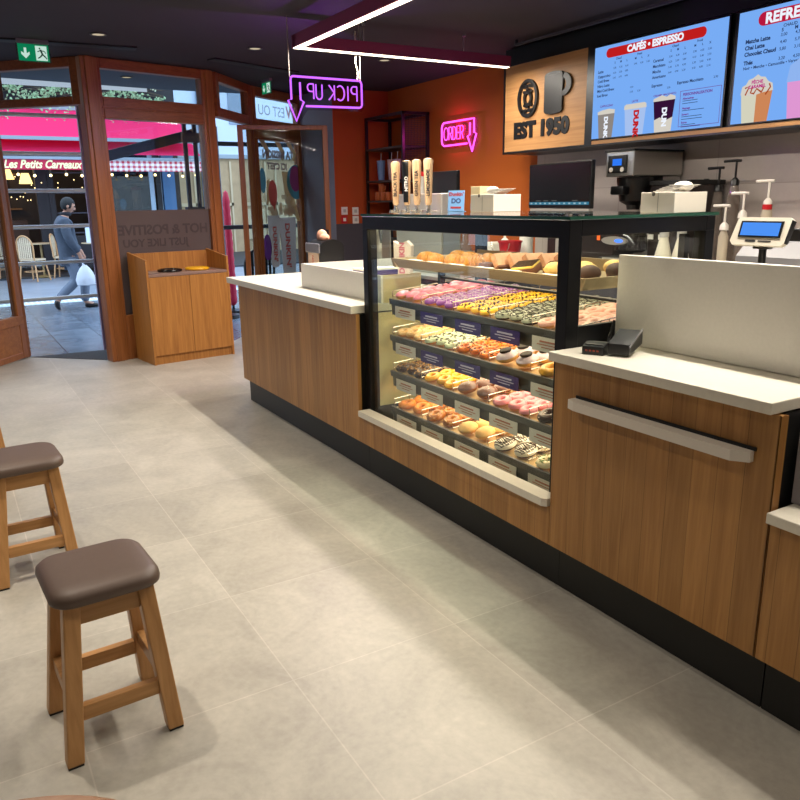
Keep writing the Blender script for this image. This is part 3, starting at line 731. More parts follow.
# ------------------------------------------------------------------ things on the counters
# card terminal and its stand
t = thing('card_terminal', 'black card payment terminal lying in its cradle on the till worktop', 'card terminal', (-1.785, 1.89, .9145), math.radians(24))
t.scale = (.86, .86, .92)
BK = P('terminal_black', '#17171a', .3); SIL = P('terminal_silver', '#9a9aa0', .35, .5)
def loc_prism(pts, w, x0): return FR((x0, 0, 0), (0, 1, 0), (0, 0, 1))
m = MB(); m.prism([(-.075, 0), (.06, 0), (.055, .03), (-.03, .042), (-.075, .03)], .085, FR((-.095, 0, 0), (0, 1, 0), (0, 0, 1))); obj('cradle', m, BK, t, local=True)
m = MB(); m.box(-.088, -.018, -.062, -.015, .0335, .037, .0, Matrix.Identity(4)); obj('contact_plate', m, DGREY, t, local=True)
m = MB()
for i in range(4): m.box(-.082+i*.015, -.073+i*.015, -.0765, -.075, .012, .018)
for i, o_ in enumerate(()): pass
obj('buttons', m, P('button_orange', '#a5442c', .5), t, local=True)
m = MB(); m.prism([(-.06, .008), (.085, .03), (.085, .075), (.06, .083), (-.06, .045)], .085, FR((0.002, 0, 0), (0, 1, 0), (0, 0, 1))); obj('handset', m, BK, t, local=True)
m = MB(); m.box(.0845, .0885, -.004, .004, 0, .15, .001, Matrix.Translation((0, -.062, .038)) @ Matrix.Rotation(-1.27, 4, 'X')); obj('edge_trim', m, SIL, t, local=True)
m = MB(); m.tube([(-.03, .05, .02), (-.06, .12, .010), (-.078, .17, .02), (-.078, .195, .05), (-.072, .207, .09)], .006, 8); obj('cable', m, BK, t, True, local=True)

# customer display + till behind the screen
c = cabinet('counter_cabinet', 'staff-side counter behind the tall white screen', -1.92, -1.12, .88, W_OAKP, .01)
for ch in list(c.children): bpy.data.objects.remove(ch)
c.location = (-1.2, 2.6, 0); WM[c.name] = Matrix.Translation((-1.2, 2.6, 0))
m = MB(); m.box(-1.915, -1.12, 2.13, 3.0, 0, .88); obj('carcass', m, BLACKM, c)
m = MB(); m.box(-1.92, -1.11, 2.115, 3.02, .881, .913, .003); obj('top', m, WHITE, c)
t = thing('till', 'grey till with a paper-white body behind the tall screen', 'till', (-1.62, 2.75, .914))
m = MB(); m.prism([(2.57, .914), (2.95, .914), (2.95, 1.24), (2.66, 1.255), (2.6, 1.2)], .42, FR((-1.86, 0, 0), (0, 1, 0), (0, 0, 1))); obj('body', m, P('till_grey', '#6f6e72', .45), t)
m = MB(); m.box(-1.95, -1.38, 2.955, 2.99, .95, 1.29, .006); obj('rear_monitor', m, BLACK, t)
t = thing('customer_display', 'small customer display with a lit blue screen above the white screen', 'display', (-1.70, 2.5, .914))
Md = Matrix.Translation((-1.70, 2.5, 1.297)) @ Matrix.Rotation(math.radians(-16), 4, 'X')
m = MB(); m.prism([(-.113, -.036), (-.1, -.05), (.088, -.05), (.1, -.04), (.108, .043), (.1, .05), (-.09, .05), (-.1, .043)], .02, Md @ FR((0, .0, 0), (1, 0, 0), (0, 0, 1)) @ Matrix.Translation((0, 0, -.02))); obj('shell', m, P('display_shell', '#cfc8ba', .4), t)
m = MB(); m.prism([(.1005, -.04), (.1085, .043), (.113, .04), (.105, -.035)], .02, Md @ FR((0, 0, 0), (1, 0, 0), (0, 0, 1)) @ Matrix.Translation((0, 0, -.0195))); obj('side_trim', m, BLACK, t)
m = MB(); m.box(-.082, .082, -.004, -.001, -.022, .036, M=Md); obj('bezel', m, BLACK, t)
m = MB(); m.box(-.074, .074, -.0055, -.0045, -.016, .030, M=Md); obj('screen', m, EM('blue_lcd', '#4f93f5', 1.0), t)
m = MB(); m.box(-.05, -.01, -.0015, -.0005, -.038, -.031, M=Md); m.box(.0, .05, -.0015, -.0005, -.037, -.032, M=Md); obj('printed_mark', m, DGREY, t)
m = MB(); m.cyl((-1.70, 2.525, .925), (-1.70, 2.525, 1.262), .013); m.cyl((-1.70, 2.525, .914), (-1.70, 2.525, .926), .04, n=20); m.box(-1.73, -1.67, 2.505, 2.54, 1.235, 1.262, .004); obj('pole', m, BLACK, t, True)

# on top of the glass case
GT = ZT+.0123
def napkins(u, v, w, d, h, label, k):
    t = thing('napkin_box', label, 'box', (u, v, GT), 0)
    m = MB(); m.box(u-w/2, u+w/2, v-d/2, v+d/2, GT, GT+h, .002); obj('carton', m, CARD, t)
    m = MB(); m.cyl((u-w*.12, v-d/2-.001, GT+h-.006), (u-w*.12, v-d/2+.004, GT+h-.006), .008, n=16); m.box(u+w*.02, u+w*.025, v-d/2-.0012, v-d/2+.002, GT+.002, GT+h-.002); obj('notch', m, P('card_shadow_notch', '#5d564c', .7), t)
    m = MB()
    for q in range(6):
        a = .5+.16*q+.3*k
        m.box(-w*.27, w*.27, -d*.25, d*.25, 0, .0025, M=Matrix.Translation((u+.01*q-.02, v+.004*q, GT+h+.002+.0045*q)) @ Matrix.Rotation(.07*q, 4, 'Z'))
    pts = []
    m.ball((u+(w*.25 if k else -w*.12), v, GT+h+.02), .035, 1.3, .6, .55, 16, 8)
    obj('paper_stack', m, PAPERW, t, True)
napkins(-3.12, 2.42, .19, .17, .083, 'white carton of folded papers on the left part of the glass case top', 0)
napkins(-2.03, 2.43, .16, .18, .075, 'white carton with a crumpled tissue on the right end of the glass case top', 1)
t = thing('card_holder', 'cream card box standing left of the white carton on the case top', 'box', (-3.29, 2.45, GT))
m = MB(); m.box(-3.33, -3.25, 2.42, 2.5, GT, GT+.125, .002); obj('box', m, P('cream_card', '#e3cf9e', .6), t)
m = MB(); m.box(-3.331, -3.25, 2.4185, 2.4195, GT+.008, GT+.04); obj('label_strip', m, P('lilac_label', '#a79ccf', .6), t)
t = thing('counter_card', 'small light blue upright sign with red lettering on the case top', 'sign', (-3.41, 2.36, GT))
Mc = Matrix.Translation((-3.38, 2.36, GT+.003)) @ Matrix.Rotation(math.radians(35), 4, 'Z') @ Matrix.Rotation(-.12, 4, 'X')
m = MB(); m.box(-.045, .045, -.002, .002, 0, .105, M=Mc); m.box(-.045, .045, -.002, .05, -.002, .001, M=Mc); obj('panel', m, P('sky_card', '#7fb2e6', .5), t)
m = MB(); m.text('Dunkin\'', .026, Mc @ FR((0, -.0025, .085), (1, 0, 0), (0, 0, 1)), .0005, .001); obj('red_lettering', m, P('sign_red2', '#a93440', .5), t); m = MB(); m.box(-.03, .03, -.003, -.0022, .012, .022, M=Mc); obj('red_band', m, P('sign_red', '#a93440', .5), t)
m = MB(); m.text('DO', .034, Mc @ FR((0, -.0025, .05), (1, 0, 0), (0, 0, 1)), .0005, .0015); obj('blue_lettering', m, P('sign_blue', '#3d4f86', .5), t)

# purple doughnut boxes and paper sleeves behind the pick-up screen
for i, (u, v, z, w, h, lab) in enumerate(((-4.23, 2.25, .907, .13, .115, 'purple and white doughnut box seen behind the case post'), (-4.42+.1, 2.43, .907, .13, .105, 'purple and orange doughnut box standing left of the case post'))):
    t = thing('doughnut_box', lab, 'box', (u, v, z))
    m = MB(); m.box(u-w/2+.06, u+w/2+.06, v-.07, v+.07, z, z+h, .002); obj('carton', m, PURPLE, t)
    m = MB()
    for q in range(4):
        m.prism(ell(u+.02+q*.035, z+h*.5, .012, h*.3, 12), .0008, FR((0, v-.0702, 0), (1, 0, 0), (0, 0, 1)))
    obj('letter_marks', m, P('box_orange', '#d06a3a', .5), t)
    m = MB(); m.box(u-w/2+.058, u+w/2+.062, v-.072, v+.072, z+h*.9, z+h+.001, .001); obj('lid', m, CARD, t)
t = thing('paper_bag', 'pink and white printed paper sleeves standing behind the case post', 'paper bag', (-4.25, 2.48, .907))
m = MB(); m.prism([(-.05, 0), (.05, 0), (.06, .24), (.03, .27), (-.03, .25), (-.06, .27)], .05, FR((-4.2, 2.54, .907), (.8, .6, 0), (0, 0, 1))); obj('sleeve', m, P('sleeve_paper', '#ead2c4', .6), t)
m = MB(); m.text('DUNKIN', .05, FR((-4.2, 2.54, 1.07), (.8, .6, 0), (0, 0, 1)) @ Matrix.Translation((0, 0, .0505)) @ Matrix.Rotation(PI/2, 4, 'Z'), .0005, .002); obj('pink_lettering', m, P('sleeve_pink', '#d86a80', .6), t)
t = thing('napkin_dispenser', 'black napkin dispenser with a pinkish napkin sticking out beyond the low screen', 'napkin dispenser', (-4.85, 2.3, .9065))
m = MB(); m.prism([(2.2, .9065), (2.38, .9065), (2.38, 1.12)]+[(2.29+.09*math.cos(a), 1.12+.055*math.sin(a)) for a in [PI*i/10 for i in range(1, 10)]]+[(2.2, 1.12)], .2, FR((-4.95, 0, 0), (0, 1, 0), (0, 0, 1))); obj('housing', m, BLACK, t, True)
m = MB(); m.box(-4.965, -4.745, 2.185, 2.2, 1.085, 1.15, .006); obj('grey_rim', m, P('rim_grey', '#6b6a72', .5), t)
m = MB(); m.box(-4.93, -4.77, 2.19, 2.199, .92, 1.084, .002); obj('front_plate', m, P('plate_beige', '#c9ac93', .6), t)
m = MB(); m.text('DUNKIN', .035, FR((-4.85, 2.1895, 1.0), (0, 0, 1), (-1, 0, 0)), .0005, .001); obj('plate_lettering', m, P('plate_red', '#b5503e', .6), t)
m = MB(); m.ball((-4.88, 2.28, 1.195), .055, 1.0, .6, .8, 12, 8); m.ball((-4.82, 2.27, 1.185), .045, 1.2, .7, .6, 12, 8); obj('napkin', m, P('napkin_pink', '#e0a486', .7), t, True)

# ------------------------------------------------------------------ service counter with the tea taps
t = thing('service_counter', 'steel service counter behind the doughnut case', 'counter', (-5.1, 3.2, 0))
m = MB(); m.box(-5.9, -4.1, 2.95, 3.5, 0, .88); obj('carcass', m, DARKW, t)
m = MB(); m.box(-5.92, -4.08, 2.93, 3.52, .88, .905, .003); obj('top', m, STEELM, t)
t = thing('tap_tower', 'steel drinks tower with four long wooden tap handles', 'drinks tap', (-4.85, 3.06, .9055))
m = MB(); m.box(-5.19, -4.56, 3.06, 3.2, .9055, 1.47, .01); obj('tower', m, STEELM, t)
m = MB(); m.box(-5.35, -5.22, 3.02, 3.03, .9055, 1.33, .002); m.box(-4.48, -4.28, 3.02, 3.03, .9055, 1.33, .002); obj('steel_screen', m, STEEL, t)
PALEW = WOOD('tap_wood', '#e0bd92', '#c9a276', 'Z', .45)
nn = Vector((.8, -.6, 0))
for i, (u, nm, mat) in enumerate(((-5.085, 'BLACK TEA', PALEW), (-4.925, 'NITRO', PALEW), (-4.785, 'GREEN TEA', PALEW), (-4.633, 'LEMONADE', PALEW))):
    v = 3.0; z = 1.39
    m = MB()
    prof = [(.018, 0), (.024, .02), (.026, .1), (.034, .27), (.035, .295), (.03, .31), (.012, .317), (0, .318)]
    m.lathe(prof, (u, v, z), 20); h = obj('tap_handle', m, mat, t, True, label=('pale wooden handle at the far left', 'two-tone handle with a black face', 'pale wooden handle, third from the left', 'pale wooden handle at the right')[i])
    m = MB(); m.cyl((u, v, z-.03), (u, v, z+.002), .013, .016); m.cyl((u, v+.062, z-.045), (u, v-.05, z-.045), .012); m.cyl((u, v-.045, z-.045), (u, v-.05, z-.12), .01, .008); m.cyl((u, v, z-.05), (u, v, z-.025), .02)
    obj('faucet', m, CHROME, t, True)
    rot = FR((u, v, z+.15), (0, 0, 1), (-.6, -.8, 0))
    if i == 1:
        m = MB(); a0 = math.atan2(-.6, .8)
        pr = [(r+.0012, zz) for r, zz in prof[1:6]]
        vs = [[m.bm.verts.new((u+r*math.cos(a0-1.9+2.4*k/8), v+r*math.sin(a0-1.9+2.4*k/8), z+zz)) for k in range(9)] for r, zz in pr]
        for A, B in zip(vs, vs[1:]):
            for k in range(8): m.bm.faces.new((A[k], A[k+1], B[k+1], B[k]))
        b_ = obj('black_face', m, BLACK, h if False else t, True)
    m = MB(); m.text(nm, .034, rot @ Matrix.Translation((0, 0, .0345)), .0006, .001); obj('handle_lettering', m, PAPERW if i == 1 else DGREY, t)
# small items on the service counter
t = thing('juicer', 'small silver press with a round head seen through the case glass', 'juicer', (-5.6, 3.14, .9055))
m = MB(); m.lathe([(.09, 0), (.09, .03), (.05, .05), (.035, .12)], (-5.6, 3.14, .9055), 20); m.tube([(-5.6, 3.14, 1.0), (-5.56, 3.12, 1.12), (-5.5, 3.1, 1.18)], .03, 10); obj('stand', m, STEELM, t, True)
m = MB(); m.ball((-5.56, 3.09, 1.21), .075, 1, .8, .8, 18, 10); obj('head', m, P('head_cream', '#d8cfbd', .35), t, True)
m = MB(); m.tube([(-5.5, 3.08, 1.22), (-5.42, 3.05, 1.16), (-5.39, 3.04, 1.1)], .012, 8); obj('lever', m, BLACK, t, True)
t = thing('small_monitor', 'dark back-turned monitor behind the tap handles', 'monitor', (-4.98, 3.4, .9055))
m = MB(); m.box(-5.16, -4.80, 3.36, 3.39, 1.38, 1.635, .006); obj('panel', m, BLACK, t)
m = MB(); m.box(-5.02, -4.94, 3.391, 3.42, .92, 1.5, .003); m.box(-5.1, -4.86, 3.3, 3.48, .9055, .92, .003); obj('stand', m, BLACKM, t)
t = thing('grey_beaker', 'grey beaker with a red lid rim standing behind the tap handles', 'cup', (-5.22, 3.33, .9055))
m = MB(); m.lathe([(.055, 0), (.055, .66), (.06, .7), (0, .7)], (-5.25, 3.33, .9055), 18); obj('body', m, GREYPL, t, True)
m = MB(); m.lathe([(.062, .70), (.062, .73), (0, .735)], (-5.25, 3.33, .9055), 18); obj('lid', m, REDP, t, True)

# ------------------------------------------------------------------ back counter and its machines
bc = thing('back_counter', 'long counter under the menu boards along the back wall', 'counter', (-3.5, 4.4, 0))
m = MB(); m.box(-6.6, .5, 3.93, 4.73, 0, .88); obj('carcass', m, DARKW, bc)
m = MB(); m.box(-6.62, .5, 3.9, 4.732, .88, .912, .003); obj('top', m, STEELM, bc)
BZ = .9125
t = thing('touch_monitor', 'wide black monitor with a lit task bar on the back counter below the wooden sign', 'monitor', (-4.48, 4.08, BZ), math.radians(-10))
m = MB(); m.box(-.43, .43, -.012, .018, .435, .77, .006); obj('housing', m, BLACK, t, local=True)
m = MB(); m.box(-.415, .415, -.0135, -.0125, .475, .757); obj('screen', m, P('screen_dark', '#17191c', .15), t, local=True)
m = MB()
m.box(-.415, .415, -.0148, -.014, .462, .483); tb = obj('task_bar', m, EM('task_bar_glow', '#3f7f9a', .8), t, local=True)
m = MB()
for i in range(12): m.box(-.39+i*.068, -.365+i*.068, -.0158, -.015, .467, .478)
obj('icons', m, EM('icon_glow', '#a9c3cf', .9), t, local=True)
m = MB()
for x in (-.31, -.2, -.08, .2): m.box(x, x+.07, -.0148, -.014, .49, .495)
obj('captions', m, EM('caption_glow', '#8a8a86', .5), t, local=True)
m = MB(); m.box(-.06, .06, .02, .06, .01, .6, .004); m.box(-.2, .2, -.08, .14, 0, .012, .004); m.box(-.41, .41, -.01, .02, .40, .433, .004); obj('stand', m, STEELM, t, local=True)

t = thing('coffee_brewer', 'steel coffee brewer with a blue lit readout and a black brew basket', 'coffee machine', (-4.0, 4.45, BZ))
m = MB(); m.box(-4.13, -3.87, 4.2, 4.7, 1.565, 1.735, .008); m.box(-4.12, -3.88, 4.52, 4.7, .93, 1.564, .004); obj('housing', m, STEEL, t)
m = MB(); m.box(-4.14, -3.865, 4.19, 4.705, 1.736, 1.746, .002); obj('top_lid', m, BLACKM, t)
m = MB(); m.box(-4.105, -3.93, 4.193, 4.1995, 1.59, 1.71, .002); obj('control_plate', m, BLACK, t)
m = MB(); m.box(-4.06, -3.975, 4.191, 4.1925, 1.64, 1.685); obj('readout', m, EM('readout_blue', '#2f74e8', 1.1), t)
m = MB()
for u in (-4.07, -3.965): m.cyl((u, 4.1925, 1.612), (u, 4.186, 1.612), .017, n=14)
obj('buttons', m, P('button_white', '#c9c4bd', .4), t, True)
m = MB(); m.lathe([(.03, 0), (.045, .0), (.05, .03), (.1, .06), (.125, .2), (.125, .225), (0, .225)], (-4.0, 4.36, 1.335), 24); m.box(-4.06, -3.94, 4.18, 4.25, 1.44, 1.5, .01); obj('brew_basket', m, BLACK, t, True)
m = MB(); m.box(-4.15, -3.86, 4.18, 4.7, BZ, 1.0, .01); obj('base', m, DGREY, t)
m = MB(); m.box(-4.1, -3.92, 4.176, 4.181, .985, .999, .0); m.prism(ell(-4.0, 1.12, .12, .03, 20), .02, FR((0, 4.2, 0), (1, 0, 0), (0, 0, 1))); obj('oval_panel', m, STEELM, t)
m = MB(); m.prism(ell(-3.95, 1.12, .04, .014, 16), .002, FR((0, 4.179, 0), (1, 0, 0), (0, 0, 1))); obj('indicator', m, EM('indicator_blue', '#4a7cf5', 2), t)
m = MB(); m.lathe([(.09, 0), (.12, .02), (.115, .12), (.06, .2), (.065, .23), (0, .23)], (-4.0, 4.36, 1.03), 22); obj('carafe', m, P('dark_carafe', '#1a1412', .1), t, True)
t = thing('espresso_machine', 'dark espresso machine right of the steel brewer', 'coffee machine', (-3.55, 4.5, BZ))
m = MB(); m.box(-3.84, -3.5, 4.35, 4.7, BZ, 1.5, .012); obj('body', m, P('machine_dark', '#241d1b', .3), t)
m = MB(); m.box(-3.845, -3.495, 4.34, 4.7, 1.5, 1.53, .004); m.box(-3.52, -3.5, 4.5, 4.53, 1.5, 1.535); obj('top_rail', m, BLACKM, t)
m = MB(); m.box(-3.835, -3.785, 4.345, 4.3495, 1.13, 1.165); obj('white_label', m, PAPERW, t); m = MB(); m.box(-3.74, -3.69, 4.345, 4.3495, 1.13, 1.165); obj('white_label', m, PAPERW, t)
m = MB()
for u in (-3.72, -3.5): m.cyl((u, 4.349, 1.3), (u, 4.26, 1.27), .022, .018); m.cyl((u, 4.349, 1.4), (u, 4.32, 1.4), .03)
obj('group_handle', m, BLACK, t, True)
m = MB(); m.box(-3.82, -3.53, 4.2, 4.35, BZ, .97, .005); obj('drip_tray', m, STEEL, t)
# syrup pump bottles
BOT = GLASS('bottle_plastic', '#cfc6bf', .1, .35, '#8a8078')
BOTW = GLASS('bottle_frost', '#efe8dc', .1, .55, '#d6ccb8')
def pump(u, v, ztop, col, bot, label, rb=.035, cone=False, collar=None, ang=0):
    t = thing('pump_bottle', label, 'pump bottle', (u, v, BZ), 0)
    h = ztop-BZ; hb = h-.16
    m = MB()
    if cone: m.lathe([(rb*1.5, 0), (rb*1.5, hb*.25), (rb*.5, hb), (0, hb)], (u, v, BZ), 18)
    else: m.lathe([(rb, 0), (rb, hb*.86), (rb*.55, hb), (0, hb)], (u, v, BZ), 18)
    obj('bottle', m, bot, t, True)
    pm = BLACK if col == 'b' else P('pump_white', '#d9d3ca', .4)
    m = MB(); m.lathe([(.028, 0), (.026, .03), (.014, .045), (.008, .05)], (u, v, BZ+hb), 16)
    m.cyl((u, v, BZ+hb+.04), (u, v, ztop-.012), .007, n=10)
    d = Vector((math.cos(ang), math.sin(ang), 0))
    m.tube([Vector((u, v, ztop-.01))-d*-.03, Vector((u, v, ztop-.008)), Vector((u, v, ztop-.01))-d*.09], .009, 8)
    obj('pump_head', m, pm, t, True)
    if collar:
        m = MB(); m.lathe([(.029, 0), (.029, .03), (.018, .04), (0, .04)], (u, v, BZ+hb-.02), 16); obj('collar', m, collar, t, True)
pump(-3.40, 4.5, 1.61, 'b', BOT, 'black-topped pump bottle with a conical body beside the espresso machine', .05, True)
pump(-3.22, 4.42, 1.645, 'b', BOT, 'tallest black-topped pump bottle right of the conical one', .04)
pump(-3.18, 4.3, 1.37, 'w', BOTW, 'white-topped pump bottle in front of the tall black one', .03)
pump(-3.10, 4.36, 1.445, 'w', BOT, 'white-topped pump bottle between the tall black one and the red-collared one', .035)
pump(-2.99, 4.44, 1.515, 'w', BOTW, 'rightmost white-topped pump bottle with a red collar', .05, True, REDP)
for i, u in enumerate((-3.50, -3.36)):
    t = thing('jar', f'white conical jar seen through the right case glass, {("left", "right")[i]} of the pair', 'jar', (u, 4.12, BZ), 0, 'white conical jars')
    m = MB(); m.lathe([(.07, 0), (.07, .06), (.026, .25), (0, .25)], (u, 4.125, BZ), 18); obj('body', m, P('jar_white', '#d8d0bc', .4), t, True)
    m = MB(); m.lathe([(.03, .25), (.03, .29), (0, .29)], (u, 4.125, BZ), 16); obj('cap', m, GREYPL, t, True)
t = thing('red_tub', 'round red tub on the back counter behind the loaf cake slices', 'tub', (-5.2, 4.2, BZ))
m = MB(); m.lathe([(.08, 0), (.098, .15), (.106, .15), (.106, .165), (.094, .165), (.08, .02), (0, .02)], (-5.2, 4.2, BZ), 26); obj('tub', m, REDP, t, True)
m = MB(); m.tube([(-5.2+.1*math.cos(a), 4.09+.02*math.cos(a), BZ+.15-.1*math.sin(a)) for a in [PI*i/8 for i in range(9)]], .004, 6); obj('wire_handle', m, CHROME, t, True)
t = thing('squeeze_bottle', 'white round-topped bottle behind the red tub', 'bottle', (-5.27, 4.42, BZ))
m = MB(); m.lathe([(.06, 0), (.06, .2), (.05, .24), (.055, .26), (.055, .31), (.03, .33), (0, .33)], (-5.25, 4.42, BZ), 20); obj('body', m, PAPERW, t, True)
t = thing('nozzle_bottle', 'white bottle with a pointed nozzle left of the red tub', 'bottle', (-5.4, 4.3, BZ))
m = MB(); m.lathe([(.045, 0), (.045, .14), (.03, .165), (.012, .18), (.006, .24), (0, .24)], (-5.4, 4.3, BZ), 18); obj('body', m, PAPERW, t, True)
m = MB(); m.box(-5.75, -5.5, 4.25, 4.5, BZ, BZ+.13, .003); single('carton', m, CARD, 'cream carton on the back counter left of the red tub', 'box', (-5.62, 4.37, BZ))
for i, u in enumerate((-6.25, -6.0)):
    t = thing('glass_flask', f'clear conical glass flask on the back counter, {("left", "right")[i]} one of two', 'flask', (u, 4.3, BZ), 0, 'clear glass flasks')
    m = MB(); m.lathe([(.075, 0), (.078, .02), (.035, .14), (.032, .3), (.04, .31), (.036, .31), (.028, .3)], (u, 4.3, BZ), 18); obj('flask', m, GLASS('flask_glass', '#e6ebee', .0, .12, '#c9cdd0'), t, True)
t = thing('dark_cabinet_oven', 'dark oven with a red glow strip behind the case', 'oven', (-4.75, 4.5, BZ))
m = MB(); m.box(-5.0, -4.25, 4.44, 4.7, BZ, 1.25, .006); obj('body', m, P('oven_dark', '#2a1c19', .3), t)
m = MB(); m.box(-4.42, -4.39, 4.436, 4.4395, 1.1, 1.2); obj('glow_strip', m, EM('orange_glow', '#ff6a2a', 1.5), t)
# cable on the back wall
m = MB(); m.tube([(-4.2, 4.73, 1.45), (-4.17, 4.72, 1.56), (-4.12, 4.72, 1.52), (-4.15, 4.72, 1.6), (-4.1, 4.72, 1.58)], .008, 8); m.ball((-4.13, 4.71, 1.55), .03, 1, .6, 1)
single('power_cable', m, BLACKM, 'black cable and plug on the pale wall between the monitor and the brewer', 'cable', (-4.15, 4.72, 1.45), smooth=True)
# ------------------------------------------------------------------ sign and menu screens
SV = 4.35
h = thing('sign_housing', 'long black housing on the back wall holding the wooden sign and the menu screens', 'sign', (-3.6, 4.5, 1.8))
m = MB(); m.box(-5.515, -1.2, SV+.012, 4.73, 1.80, 2.645, .004); obj('box', m, BLACK, h)
m = MB(); m.box(-5.515, -5.495, SV-.004, SV+.012, 1.80, 2.525); m.box(-4.515, -4.44, SV-.004, SV+.012, 1.80, 2.525); m.box(-5.495, -4.515, SV-.004, SV+.012, 1.80, 1.818); m.box(-5.495, -4.515, SV-.004, SV+.012, 2.505, 2.525); m.box(-4.44, -1.2, SV-.004, SV+.012, 2.5, 2.525); m.box(-4.44, -1.2, SV-.004, SV+.012, 1.80, 1.812); obj('border', m, BLACK, h)
m = MB(); m.box(-5.495, -4.515, SV+.002, SV+.0118, 1.818, 2.505); obj('oak_panel', m, W_SIGN, h)
m = MB(); m.box(-4.44, -1.2, SV-.002, SV+.0118, 1.812, 1.838); obj('oak_strip', m, W_SIGN, h)
RB = P('raised_black', '#08080a', .45)
def S(u, z, k=.0): return FR((u, SV+.001-k, z), (1, 0, 0), (0, 0, 1))
m = MB()
m.ringp(ell(0, 0, .125, .15, 40), ell(0, 0, .097, .122, 40), .02, S(-5.185, 2.225))
obj('ring_emblem', m, RB, h)
m = MB()
m.ringp(ell(0, 0, .052, .062, 28), ell(0, 0, .03, .038, 28), .02, S(-5.185, 2.225))
for a in (.9, 2.3, 4.1, 5.4): m.box(-.01, .022, -.01, .01, 0, .02, M=S(-5.185, 2.225) @ Matrix.Rotation(a, 4, 'Z') @ Matrix.Translation((.054, 0, 0)))
for sgn in (1, -1):
    pts = [(-.08+.16*i/8, sgn*(.085-.014*math.cos(i*PI/2))-(0)) for i in range(9)]
    for i, (x, y) in enumerate(pts):
        if 1 <= i <= 7 and abs(x) < .075: m.prism(ell(x, y+sgn*(.01 if i % 2 else -.005), .014, .014, 12), .02, S(-5.185, 2.225))
obj('emblem_centre', m, RB, h)
m = MB()
body = [(-.13, -.2), (-.11, -.225)]+[(-.11+.22*i/6, -.225-.012*math.sin(PI*i/6)) for i in range(1, 6)]+[(.11, -.225), (.13, -.2), (.13, .19), (.11, .215)]+[(.11-.22*i/6, .215+.014*math.sin(PI*i/6)) for i in range(1, 6)]+[(-.11, .215), (-.13, .19)]
SM = S(-4.87, 2.235) @ Matrix.Diagonal((.8, .68, 1, 1))
m.prism(body, .02, SM)
m.ringp(ell(.13, .07, .12, .125, 24, -1.6, 1.6), ell(.12, .07, .06, .07, 24, -1.6, 1.6), .018, SM)
obj('mug_emblem', m, RB, h)
m = MB(); m.ringp(ell(0, .205, .105, .018, 30), ell(0, .205, .09, .009, 30), .003, SM @ Matrix.Translation((0, 0, .0205))); obj('mug_rim', m, P('rim_grey_black', '#2b2b2f', .4), h)
m = MB(); m.text('EST 1950', .165, S(-5.03, 1.975), .007, .0105, sx=1.06); obj('raised_lettering', m, RB, h)
# screens
SCR = EM('screen_blue', '#78acf4', 1.0); SRED = EM('screen_red', '#c81e1e', .9); SWH = EM('screen_white', '#eef4ff', 1.0); SINK = EM('screen_ink', '#2a3c66', .8); SVIO = EM('screen_violet', '#7a4aa8', .8)
SGRY = EM('screen_taupe', '#9b938e', .8); SPUR = EM('screen_plum', '#3d1640', .7); SCRM = EM('screen_cream', '#d9d3c8', .95); SORG = EM('screen_orange', '#d68c5c', .9); SPNK = EM('screen_pink', '#e39ad6', .95); SYEL = EM('screen_pale', '#d8d6c0', .95); SCRED = EM('screen_crimson', '#c01840', .9); SMAG = EM('screen_magenta', '#c83a90', .9); SCAR = EM('screen_caramel', '#b5542c', .85)
def screen(u0, z0, label):
    W_, H_ = 1.125, .632
    t = thing('menu_screen', label, 'screen', (u0+W_/2, SV, z0))
    m = MB(); m.box(u0-.012, u0+W_+.012, SV-.012, SV-.0045, z0-.006, z0+H_+.012); obj('bezel', m, BLACK, t)
    m = MB(); m.box(u0, u0+W_, SV-.0135, SV-.0125, z0, z0+H_); obj('display', m, SCR, t)
    f = lambda s, q, k=0: FR((u0+s*W_, SV-.014-k*.0006, z0+(1-q)*H_), (1, 0, 0), (0, 0, 1))
    return t, f, W_, H_
def pill(x0, x1, y0, y1): 
    r = (y1-y0)/2
    return [(x1-r+r*math.cos(a), y0+r+r*math.sin(a)) for a in [-PI/2+PI*i/8 for i in range(9)]]+[(x0+r+r*math.cos(a), y0+r+r*math.sin(a)) for a in [PI/2+PI*i/8 for i in range(9)]]
t, f, W_, H_ = screen(-4.43, 1.850, 'lit blue menu screen headed CAFES ESPRESSO, left of the two')
m = MB(); m.prism(pill(.10*W_, .86*W_, .865*H_, .965*H_), .0004, f(0, 1)); obj('banner', m, SRED, t)
m = MB(); m.text('CAFÉS • ESPRESSO', .06, f(.49, .086, 1), .0002, .003); obj('banner_lettering', m, SWH, t)
m = MB()
left = ['Latte', 'Cappuccino', 'Cold Brew', 'Nitro Latte', 'Mini Cold Brew', 'Iced Brew']
for i, s_ in enumerate(left): m.text(s_, .026, f(.035, .27+.052*i, 1), .0002, .0006, 'LEFT')
right = ['Caramel', 'Macchiato', 'Mocha', 'Americano', 'Espresso']
for i, s_ in enumerate(right): m.text(s_, .026, f(.49, .27+.055*i+(.03 if i == 4 else 0), 1), .0002, .0006, 'LEFT')
m.text('Espresso Macchiato', .026, f(.68, .53, 1), .0002, .0006, 'LEFT'); m.text('3,90', .02, f(.93, .53, 1), .0002, 0, 'LEFT')
for s0 in (.18, .62):
    for j, hh in enumerate(('Chaud', 'Froid')): m.text(hh, .02, f(s0+.03+j*.17, .16+.0*j, 1), .0002, .0004)
    for j, hh in enumerate('SMLMLXL'[:6]): m.text(hh, .02, f(s0+j*.05+(.02 if j > 2 else 0), .2, 1), .0002, .0004)
    for i in range(4 if s0 > .5 else 3):
        for j in range(6 if (i == 0 or s0 > .5) else 3): m.text(f'{3+(i+j)%3},{(2*i+3*j)%10}0', .017, f(s0+j*.05+(.02 if j > 2 else 0), .255+.052*i, 1), .0002, 0)
